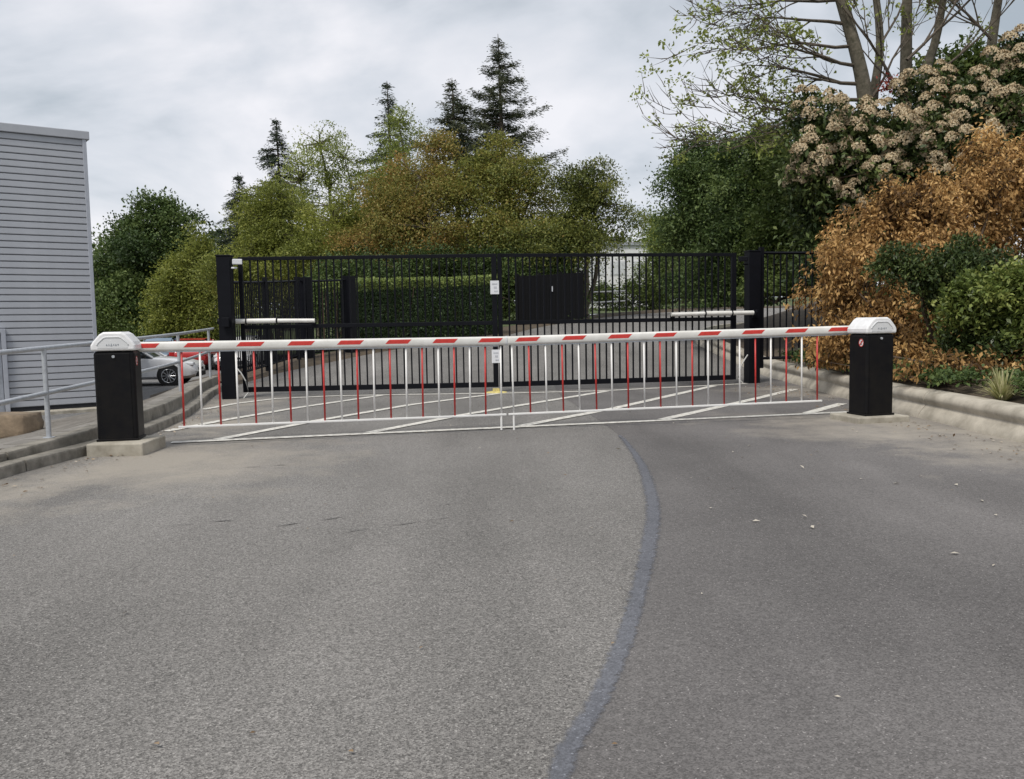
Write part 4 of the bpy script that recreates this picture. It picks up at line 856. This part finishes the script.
woody('t', 'low dark ground cover ivy along the top of the retaining wall', 'ground cover', (5.75, 11.2, 0.36), [(5.38 + (0.25 if k in (1, 2) else 0) + 0.07 * (k % 3) + 0.03 * max(0, k - 5), 8.6 + 0.62 * k, 0.36, 0.30, 0.5, 0.17) for k in range(14)],
      LM['dkgreen'], M['stem'], 74, 620, 20, 0.06, 0.05, 0.7, 0.012, obj_name='ivy', names=('stems', 'foliage'), stems=14, shell=0.1, nbr=30, tone_fn=lambda c, i, t, rs: t - 0.05)
# flowering shrub with cream heads
fl_lobes = [lobe(806, 168, 24, 34, 17.9), lobe(830, 150, 40, 50, 18.5), lobe(880, 158, 52, 46, 18.5), lobe(935, 128, 54, 50, 18.5), lobe(990, 104, 54, 52, 18.5), lobe(860, 200, 60, 46, 18.3), lobe(930, 170, 66, 50, 18.3), lobe(1010, 150, 56, 60, 18.3), lobe(815, 215, 30, 40, 18.3), lobe(1050, 84, 60, 56, 18.5), lobe(840, 250, 44, 44, 18.0)]
fsh = woody('t', 'tall evergreen shrub with cream domed flower heads above the brown shrub', 'shrub', (8.6, 18.4, 1.7), fl_lobes, LM['shrub'], M['stem'], 75, 3000, 20, 0.16, 0.14, 0.42, 0.09, shell=0.45, lumpy_=0.18, nbr=300, obj_name='flowering_shrub', names=('stems', 'foliage'), stems=4, ctone=0.2, tone_fn=lambda c, i, t, rs: t - 0.1)
def flower_mesh(seed):
    rs = np.random.RandomState(seed); n = 150; th = rs.uniform(0, 2 * math.pi, n); r = np.sqrt(rs.uniform(0, 1, n)); lob = 1 + 0.18 * np.sin(3 * th + seed)
    P = np.stack([r * np.cos(th) * 0.15 * lob, r * np.sin(th) * 0.15 * lob, 0.115 * (1 - r ** 2) + rs.normal(size=n) * 0.008], 1)
    o_ = unit(np.stack([P[:, 0], P[:, 1], np.full(n, 0.10)], 1)); A = unit(np.cross(o_, rs.normal(size=(n, 3)))); Ln = rs.uniform(0.035, 0.06, n)
    return leaf_mesh('flower_head', P - A * Ln[:, None] * 0.5, A, unit(o_ + rs.normal(size=(n, 3)) * 0.35), Ln, Ln * 0.95, 0.5 + rs.normal(size=n) * 0.25, LM['flower'], 0.4)
fms = [flower_mesh(s) for s in (1, 2, 3, 4)]
rs = np.random.RandomState(9); fb = np.array(fsh.location); cnt = 0
cands, od = CENT[fsh['label']]; Lb = np.array([l[:6] for l in fl_lobes]); chosen = []; zmin = at(900, 208, 18.3).z
order = np.argsort(cands[:, 1] - 0.25 * cands[:, 2] + rs.normal(size=len(cands)) * 0.12)
for c, d in zip(cands[order], od[order]):
    if c[2] < zmin + 0.5 * math.sin(c[0] * 2.3): continue
    if lump(c[None] * 1.1, 3, 1.0)[0] < -0.62: continue
    c = c + d * 0.08 + np.array([0, -0.06, 0.06])
    if chosen and np.min(np.hypot(np.array(chosen)[:, 0] - c[0], np.array(chosen)[:, 2] - c[2])) < 0.165: continue
    d = d * [1, 0.5, 1] + [0, -0.3, 0.2]
    chosen.append(c); n_ = Vector(tuple(unit((d * np.array([0.8, 0.8, 0.5]) + [0, -0.15, 0.75])[None])[0])); q = n_.to_track_quat('Z', 'Y')
    o = link_copy(fms[cnt % 4], 'flower_head', fsh, Vector(c) - Vector(fb), (0, 0, 0), (1, 1, 1)); s_ = rs.uniform(0.75, 1.2); o.scale = (s_, s_, s_); o.rotation_mode = 'QUATERNION'; o.rotation_quaternion = q; cnt += 1
    if cnt >= 295: break

# bare branched tree with young leaves
def bare_tree():
    rs = np.random.RandomState(17); Y0 = 19.8; B = np.array([at(872, 200, Y0).x, Y0, 2.0]); root = empty('tree', B); tag(root, 'tall sparse tree with grey trunks, long bare branches and tiny new leaves', 'tree')
    mbt, mbb = MB(), MB(); tips = []
    def grow(p, d, ln, rad, lvl, droop=0.0):
        n = 6 if lvl < 3 else 4; pts = [p.copy()]; d = d / np.linalg.norm(d); cur = p.copy()
        for i in range(n):
            d = d + rs.normal(size=3) * 0.10 + np.array([0, 0, 0.05 - droop + 0.06 * (i / n) * (lvl > 0)]); d /= np.linalg.norm(d); cur = cur + d * ln / n; pts.append(cur.copy())
        mbb.tube([q - B for q in pts], [rad * (1 - 0.8 * i / n) for i in range(n + 1)], 6 if lvl < 2 else 4, cap=False)
        if lvl >= 2: tips.append((pts[-1], d))
        if lvl >= 3: tips.append((pts[2], d)); return
        for k in range({0: 6, 1: 4, 2: 3}[lvl]):
            i = rs.randint(1, n + 1); a = unit(rs.normal(size=(1, 3)))[0]; nd = d * 1.0 + a * 0.6; nd[1] *= 0.7
            grow(pts[i], nd, ln * rs.uniform(0.4, 0.62), max(0.011, rad * (1 - 0.8 * i / n) * 0.66), lvl + 1, droop * 0.6)
    def px(a, b, dy=0.0): return np.array(at(a, b, Y0 + dy))
    trunks = [([px(868, 190), px(866, 110), px(858, 60), px(838, -10), px(815, -90)], 0.205), ([px(872, 200, 0.4), px(872, 110, 0.4), px(880, 40, 0.4), px(868, -60, 0.4)], 0.14), ([px(905, 190, 0.9), px(906, 60, 0.9), px(908, -20, 0.9), px(915, -110, 0.9)], 0.165), ([px(912, 190, 0.5), px(922, 90, 0.5), px(938, 30, 0.5), px(950, -50, 0.5)], 0.14), ([px(985, 170, 1.2), px(990, 60, 1.2), px(1003, -30, 1.2)], 0.17)]
    for pts, r0 in trunks:
        pp = [np.array(v[:]) for v in smooth_path([tuple(p) for p in pts], 4)]; pp[0] = np.array([pp[0][0], pp[0][1], 1.6]); m_ = len(pp)
        mbt.tube([p - B for p in pp], [r0 * (1 - 0.55 * i / (m_ - 1)) for i in range(m_)], 9)
    prim = [((867, 128), (-1, -0.05, -0.05), 3.0, 0.045, 0.06), ((866, 114), (-1, 0.1, 0.0), 3.7, 0.055, 0.06), ((864, 100), (-1, -0.1, 0.08), 3.7, 0.055, 0.08), ((861, 84), (-1, 0.1, 0.06), 3.6, 0.055, 0.07), ((857, 66), (-1, -0.1, 0.08), 3.4, 0.05, 0.07), ((852, 46), (-1, 0.0, 0.10), 3.3, 0.05, 0.06), ((846, 24), (-1, 0, 0.14), 3.2, 0.05, 0.06), ((838, 0), (-1, 0.1, 0.12), 3.4, 0.045, 0.06),
            ((866, 105), (0.6, 0, 0.8), 2.6, 0.045, 0), ((905, 100), (-0.5, -0.1, 0.8), 3.2, 0.05, 0), ((907, 60), (0.6, 0, 0.7), 3.0, 0.05, 0), ((922, 85), (0.7, -0.1, 0.6), 3.0, 0.045, 0), ((938, 30), (0.8, 0, 0.5), 2.8, 0.04, 0), ((990, 70), (0.6, 0, 0.7), 2.6, 0.04, 0), ((992, 40), (-0.7, 0, 0.6), 2.6, 0.04, 0), ((880, 45), (0.5, 0.1, 0.8), 2.5, 0.035, 0), ((868, 118), (-0.8, -0.2, -0.05), 3.0, 0.04, 0.02)]
    for (a, b), d, ln, rad, dr in prim: grow(px(a, b), np.array(d, float), ln * (0.74 if d[0] < -0.9 else 1), rad * 0.85, 0, dr)
    tips_p = np.array([t[0] for t in tips]); tips_d = np.array([t[1] for t in tips]); sel = rs.rand(len(tips_p)) < 0.20; cp_, cd = tips_p[sel], unit(tips_d[sel])
    P, A, N_, Ln, Wd, t = leaves_at(cp_, cd, 11, 0.08, 0.10, 0.6, rs, 0.8, 0.5, 0.2, np.full(len(cp_), 0.55), 0.2)
    me = leaf_mesh('young_leaves', P - B, A, N_, Ln, Wd, t, LM['light']); o = bpy.data.objects.new('crown', me); C.objects.link(o); o.parent = root
    mbt.build('trunk', M['bark_grey'], root, smooth=True); mbb.build('branches', M['bark'], root, smooth=True)
bare_tree()
woody('t', 'small red leaved shrub poking out above the cream flowers', 'shrub', (at(955, 200, 19.3).x, 19.3, 2.0), [lobe(955, 92, 10, 5, 19.3), lobe(890, 84, 8, 9, 19.5), lobe(808, 128, 12, 6, 19.3)], LM['redleaf'], M['stem'], 77, 34, 12, 0.12, 0.08, 0.45, 0.03, obj_name='shrub', names=('stems', 'foliage'))
woody('t', 'rounded green treetop between the grey trunks behind the flowers', 'tree', (at(960, 200, 23).x, 23, 2.0), [lobe(962, 68, 36, 26, 23), lobe(1010, 75, 40, 30, 23), lobe(960, 110, 60, 30, 23)], LM['green'], M['bark'], 78, 420, 22, 0.22, 0.16, 0.5, 0.14, group=EV)

# variegated grass tuft
def tuft(loc, n, L0, seed, label):
    rs = np.random.RandomState(seed); r = empty('grass_tuft', loc); tag(r, label, 'plant'); mb = MB(); vs_ = []; tone = []
    for i in range(n):
        an = rs.uniform(0, 2 * math.pi); lean = rs.uniform(0.15, 0.9); ln = L0 * rs.uniform(0.6, 1.1); d = np.array([math.cos(an), math.sin(an), 0]); s_ = np.array([-d[1], d[0], 0]) * 0.013; p0 = d * 0.03 * rs.rand(); o_ = len(mb.v); pts = []
        for q in (0, 0.35, 0.7, 1.0):
            c = p0 + d * ln * lean * q + np.array([0, 0, ln * (q * (1.15 - 0.3 * lean) - 0.75 * lean * q * q)]); wv = s_ * (1 - 0.85 * q); pts += [c + wv, c - wv]
        mb.add(pts, [(2 * k, 2 * k + 1, 2 * k + 3, 2 * k + 2) for k in range(3)]); tone += [rs.uniform(0.2, 1)] * 8
    me = mb.mesh('blades'); a = me.attributes.new('tone', 'FLOAT', 'POINT'); a.data.foreach_set('value', np.array(tone, dtype=np.float32)); me.materials.append(LM['grassleaf']); o = bpy.data.objects.new('blades', me); C.objects.link(o); o.parent = r
tuft((5.36, 9.25, 0.28), 190, 0.42, 3, 'spiky pale variegated grass tuft on the bed behind the retaining wall')

# ------------------------------------------------------------------ cars in the car park
def make_car(label, loc, rz, paint, dark_trim=True, length=4.4, width=1.82, height=1.62):
    r = empty('parked_car', loc, rz); tag(r, label, 'car', 'cars in the car park'); hl = length / 2; hw = width / 2
    def loft(stations, ring, nm, m, parent, smooth=True):
        mb = MB(); n = None; vs_ = []
        for st in stations:
            rg_ = ring(*st); n = len(rg_); vs_ += rg_
        k = len(stations); fs = [(i * n + j, i * n + (j + 1) % n, (i + 1) * n + (j + 1) % n, (i + 1) * n + j) for i in range(k - 1) for j in range(n)] + [tuple(range(n - 1, -1, -1)), tuple(range((k - 1) * n, k * n))]
        mb.add(vs_, fs); return mb.build(nm, m, parent, smooth=smooth)
    def bring(x, zb, zs, w_):
        h = [(0.80 * w_, zb), (0.97 * w_, zb + 0.10), (w_, zb + 0.5 * (zs - zb)), (0.985 * w_, zs - 0.12), (0.93 * w_, zs - 0.02), (0.72 * w_, zs + 0.025), (0.3 * w_, zs + 0.045)]
        return [(x, y, z) for y, z in h] + [(x, -y, z) for y, z in reversed(h)]
    sh = 0.60 * height
    st = [(-hl, 0.42, sh - 0.10, hw * 0.86), (-hl + 0.06, 0.34, sh - 0.02, hw * 0.93), (-hl + 0.4, 0.24, sh + 0.02, hw), (-0.4, 0.22, sh, hw), (0.5, 0.22, sh - 0.01, hw), (hl - 1.1, 0.22, sh - 0.04, hw), (hl - 0.55, 0.22, sh - 0.10, hw * 0.98), (hl - 0.2, 0.24, sh - 0.19, hw * 0.93), (hl - 0.05, 0.28, sh - 0.30, hw * 0.86), (hl, 0.36, sh - 0.40, hw * 0.78)]
    loft(st, bring, 'body', paint, r)
    def cring(x, zr, wb_, wt): z0 = sh - 0.03; return [(x, wb_, z0), (x, (wb_ + wt) / 2 + 0.02, (z0 + zr) / 2), (x, wt, zr - 0.05), (x, wt * 0.8, zr), (x, -wt * 0.8, zr), (x, -wt, zr - 0.05), (x, -(wb_ + wt) / 2 - 0.02, (z0 + zr) / 2), (x, -wb_, z0)]
    loft([(-hl + 0.15, sh + 0.02, hw * 0.9, hw * 0.85), (-hl + 0.55, height - 0.08, hw * 0.9, hw * 0.72), (-0.9, height - 0.01, hw * 0.92, hw * 0.73), (-0.25, height - 0.02, hw * 0.92, hw * 0.72), (0.15, height - 0.2, hw * 0.91, hw * 0.74), (0.78, sh + 0.02, hw * 0.88, hw * 0.84)], cring, 'windows', M['glass'], r)
    rf = MB(); rf.add([(x, s_ * w_ * hw, z) for x, w_, z in ((-hl + 0.5, 0.66, height - 0.075), (-0.9, 0.68, height + 0.008), (-0.25, 0.67, height), (0.1, 0.68, height - 0.15)) for s_ in (1, -1)], [(0, 1, 3, 2), (2, 3, 5, 4), (4, 5, 7, 6)]); rf.build('roof', paint, r)
    for s_ in (1, -1):
        pl = MB()
        for a, b in (((-0.05, 0.735, height - 0.10), (0.80, 0.90, sh)), ((-0.62, 0.74, height - 0.03), (-0.66, 0.93, sh)), ((-hl + 0.62, 0.74, height - 0.10), (-hl + 0.25, 0.92, sh))): pl.tube([(a[0], s_ * a[1] * hw, a[2]), (b[0], s_ * b[1] * hw, b[2])], 0.035, 6)
        pl.build('pillar', paint, r)
        MB().box((0.55, s_ * (hw + 0.08), sh + 0.06), (0.12, 0.2, 0.13)).build('mirror', M['rubber'], r, bevel=0.03)
        MB().box((hl - 0.22, s_ * hw * 0.74, sh - 0.24), (0.30, 0.30, 0.11)).build('headlight', M['lamp'], r, bevel=0.03)
        MB().box((-hl + 0.03, s_ * hw * 0.78, sh - 0.10), (0.10, 0.24, 0.22)).build('tail_light', M['redlamp'], r, bevel=0.03)
        for x in (hl - 0.88, -hl + 0.82):
            wh = empty('wheel', (x, s_ * (hw - 0.09), 0.34)); wh.parent = r
            MB().tube([(x, s_ * (hw - 0.25), 0.36), (x, s_ * (hw + 0.004), 0.36)], 0.40, 22).build('wheel_arch', M['rubber'], r)
            MB().tube([(0, -0.11, 0), (0, -0.10, 0), (0, 0.09 + 0.01, 0), (0, 0.112, 0)], [0.30, 0.34, 0.34, 0.30], 24).build('tyre', M['tyre'], wh, smooth=True)
            rm = MB(); rm.tube([(0, -0.118, 0), (0, 0.118, 0)], 0.07, 12)
            for k in range(10): an = 2 * math.pi * k / 10; rm.tube([(0, s_ * 0.115, 0), (0.23 * math.cos(an), s_ * 0.115, 0.23 * math.sin(an))], 0.018, 5)
            rm.tube([(0.235 * math.cos(2 * math.pi * k / 20), s_ * 0.113, 0.235 * math.sin(2 * math.pi * k / 20)) for k in range(21)], 0.016, 5, cap=False); rm.build('rim', M['rim'], wh)
    MB().box((hl - 0.02, 0, 0.36), (0.10, width * 0.72, 0.16)).build('front_bumper', M['rubber'], r, bevel=0.03)
    MB().box((hl - 0.02, 0, 0.55), (0.06, width * 0.45, 0.10)).build('grille', M['rubber'], r, bevel=0.02)
    return r
def paint(n, c): return mat(n, c, 0.3, var=0.02, coat=0.6)
make_car('white family car parked beside the clad building, its front wheel showing', (-13.3, 30.1, -0.745), R(8), paint('white_car_paint', (0.78, 0.78, 0.79)))
make_car('silver blue car behind the white car, windscreen showing', (-17.6, 42.5, -0.745), R(-80), paint('blue_car_paint', (0.16, 0.22, 0.30)), height=1.5)
make_car('red car parked in the row behind the white car', (-15.2, 41.5, -0.745), R(96), paint('red_car_paint', (0.45, 0.03, 0.03)), height=1.48)
make_car('pale silver car at the middle of the far row of cars', (-13.0, 41.0, -0.745), R(-84), paint('silver_car_paint', (0.62, 0.62, 0.63)), height=1.5)
make_car('dark grey car parked behind the far row of cars', (-14.6, 47.5, -0.745), R(-86), paint('dark_car_paint', (0.03, 0.033, 0.04)), height=1.5)

# ------------------------------------------------------------------ litter and scuffs on the asphalt
rs = np.random.RandomState(44); n = 260
P = np.stack([rs.uniform(-4.1, 4.8, n), rs.uniform(2.0, 16, n), np.zeros(n)], 1); nn = 420
P2 = np.stack([np.concatenate([4.75 - np.abs(rs.normal(size=nn // 2)) * 0.35, 4.95 - np.abs(rs.normal(size=nn - nn // 2)) * 0.5]), np.concatenate([rs.uniform(6, 12, nn // 2), rs.uniform(12.5, 16, nn - nn // 2)]), np.zeros(nn)], 1)
P3 = np.stack([-4.2 + np.abs(rs.normal(size=160)) * 0.2, rs.uniform(5, 13, 160), np.zeros(160)], 1); P3[:, 0] -= np.clip((P3[:, 1] - 10) * 0.13, 0, 1)
PP = np.concatenate([P, P2, P3]); n = len(PP); PP[:, 2] = 0.011; A = unit(np.stack([rs.normal(size=n), rs.normal(size=n), np.abs(rs.normal(size=n)) * 0.12], 1)); N_ = unit(rs.normal(size=(n, 3)) * 0.25 + [0, 0, 1]); Ln = rs.uniform(0.010, 0.034, n); Ln[260:] *= 1.5; Ln[:24] = rs.uniform(0.03, 0.055, 24); tl_ = rs.uniform(0, 1, n); tl_[:24] = 1.0; PP[:24, 0] = rs.uniform(0.5, 4.6, 24); PP[:24, 1] = rs.uniform(3.2, 9, 24)
me = leaf_mesh('leaf_litter', PP, A, N_, Ln, Ln * 0.5, tl_, LM['litter'], 0.15); o = bpy.data.objects.new('leaf_litter', me); C.objects.link(o); tag(o, 'scattered dry leaf bits and pale chips on the asphalt', 'litter', kind='stuff')
rg = random.Random(8); scm = mat('dark_scuff', (0.105, 0.10, 0.096), 0.8, vscale=22, col2=(0.165, 0.158, 0.15))
for (x0, y0, x1, y1) in ((-1.75, 5.1, -0.95, 5.55), (-1.1, 5.0, -0.25, 5.5), (-2.3, 5.25, -1.6, 5.5), (-2.6, 7.4, -1.9, 7.65), (-0.55, 5.75, -0.4, 5.83)):
    mb = MB(); vs_ = []; kN = 22
    for i in range(kN):
        t = i / (kN - 1); x, y = x0 + (x1 - x0) * t, y0 + (y1 - y0) * t + 0.012 * rg.uniform(-1, 1); wd = 0.007 * math.sin(math.pi * t) * rg.uniform(0.2, 1.5) * max(0.06, math.sin(t * 19 + x0 * 7) + 0.25) * 1.3 + 0.0004; vs_ += [(x, y + wd, 0.004), (x, y - wd, 0.004)]
    mb.add(vs_, [(2 * i, 2 * i + 1, 2 * i + 3, 2 * i + 2) for i in range(kN - 1)]); o = mb.build('scuff_mark', scm, lines_parent)
    if sum(p.normal.z for p in o.data.polygons) < 0: o.data.flip_normals()
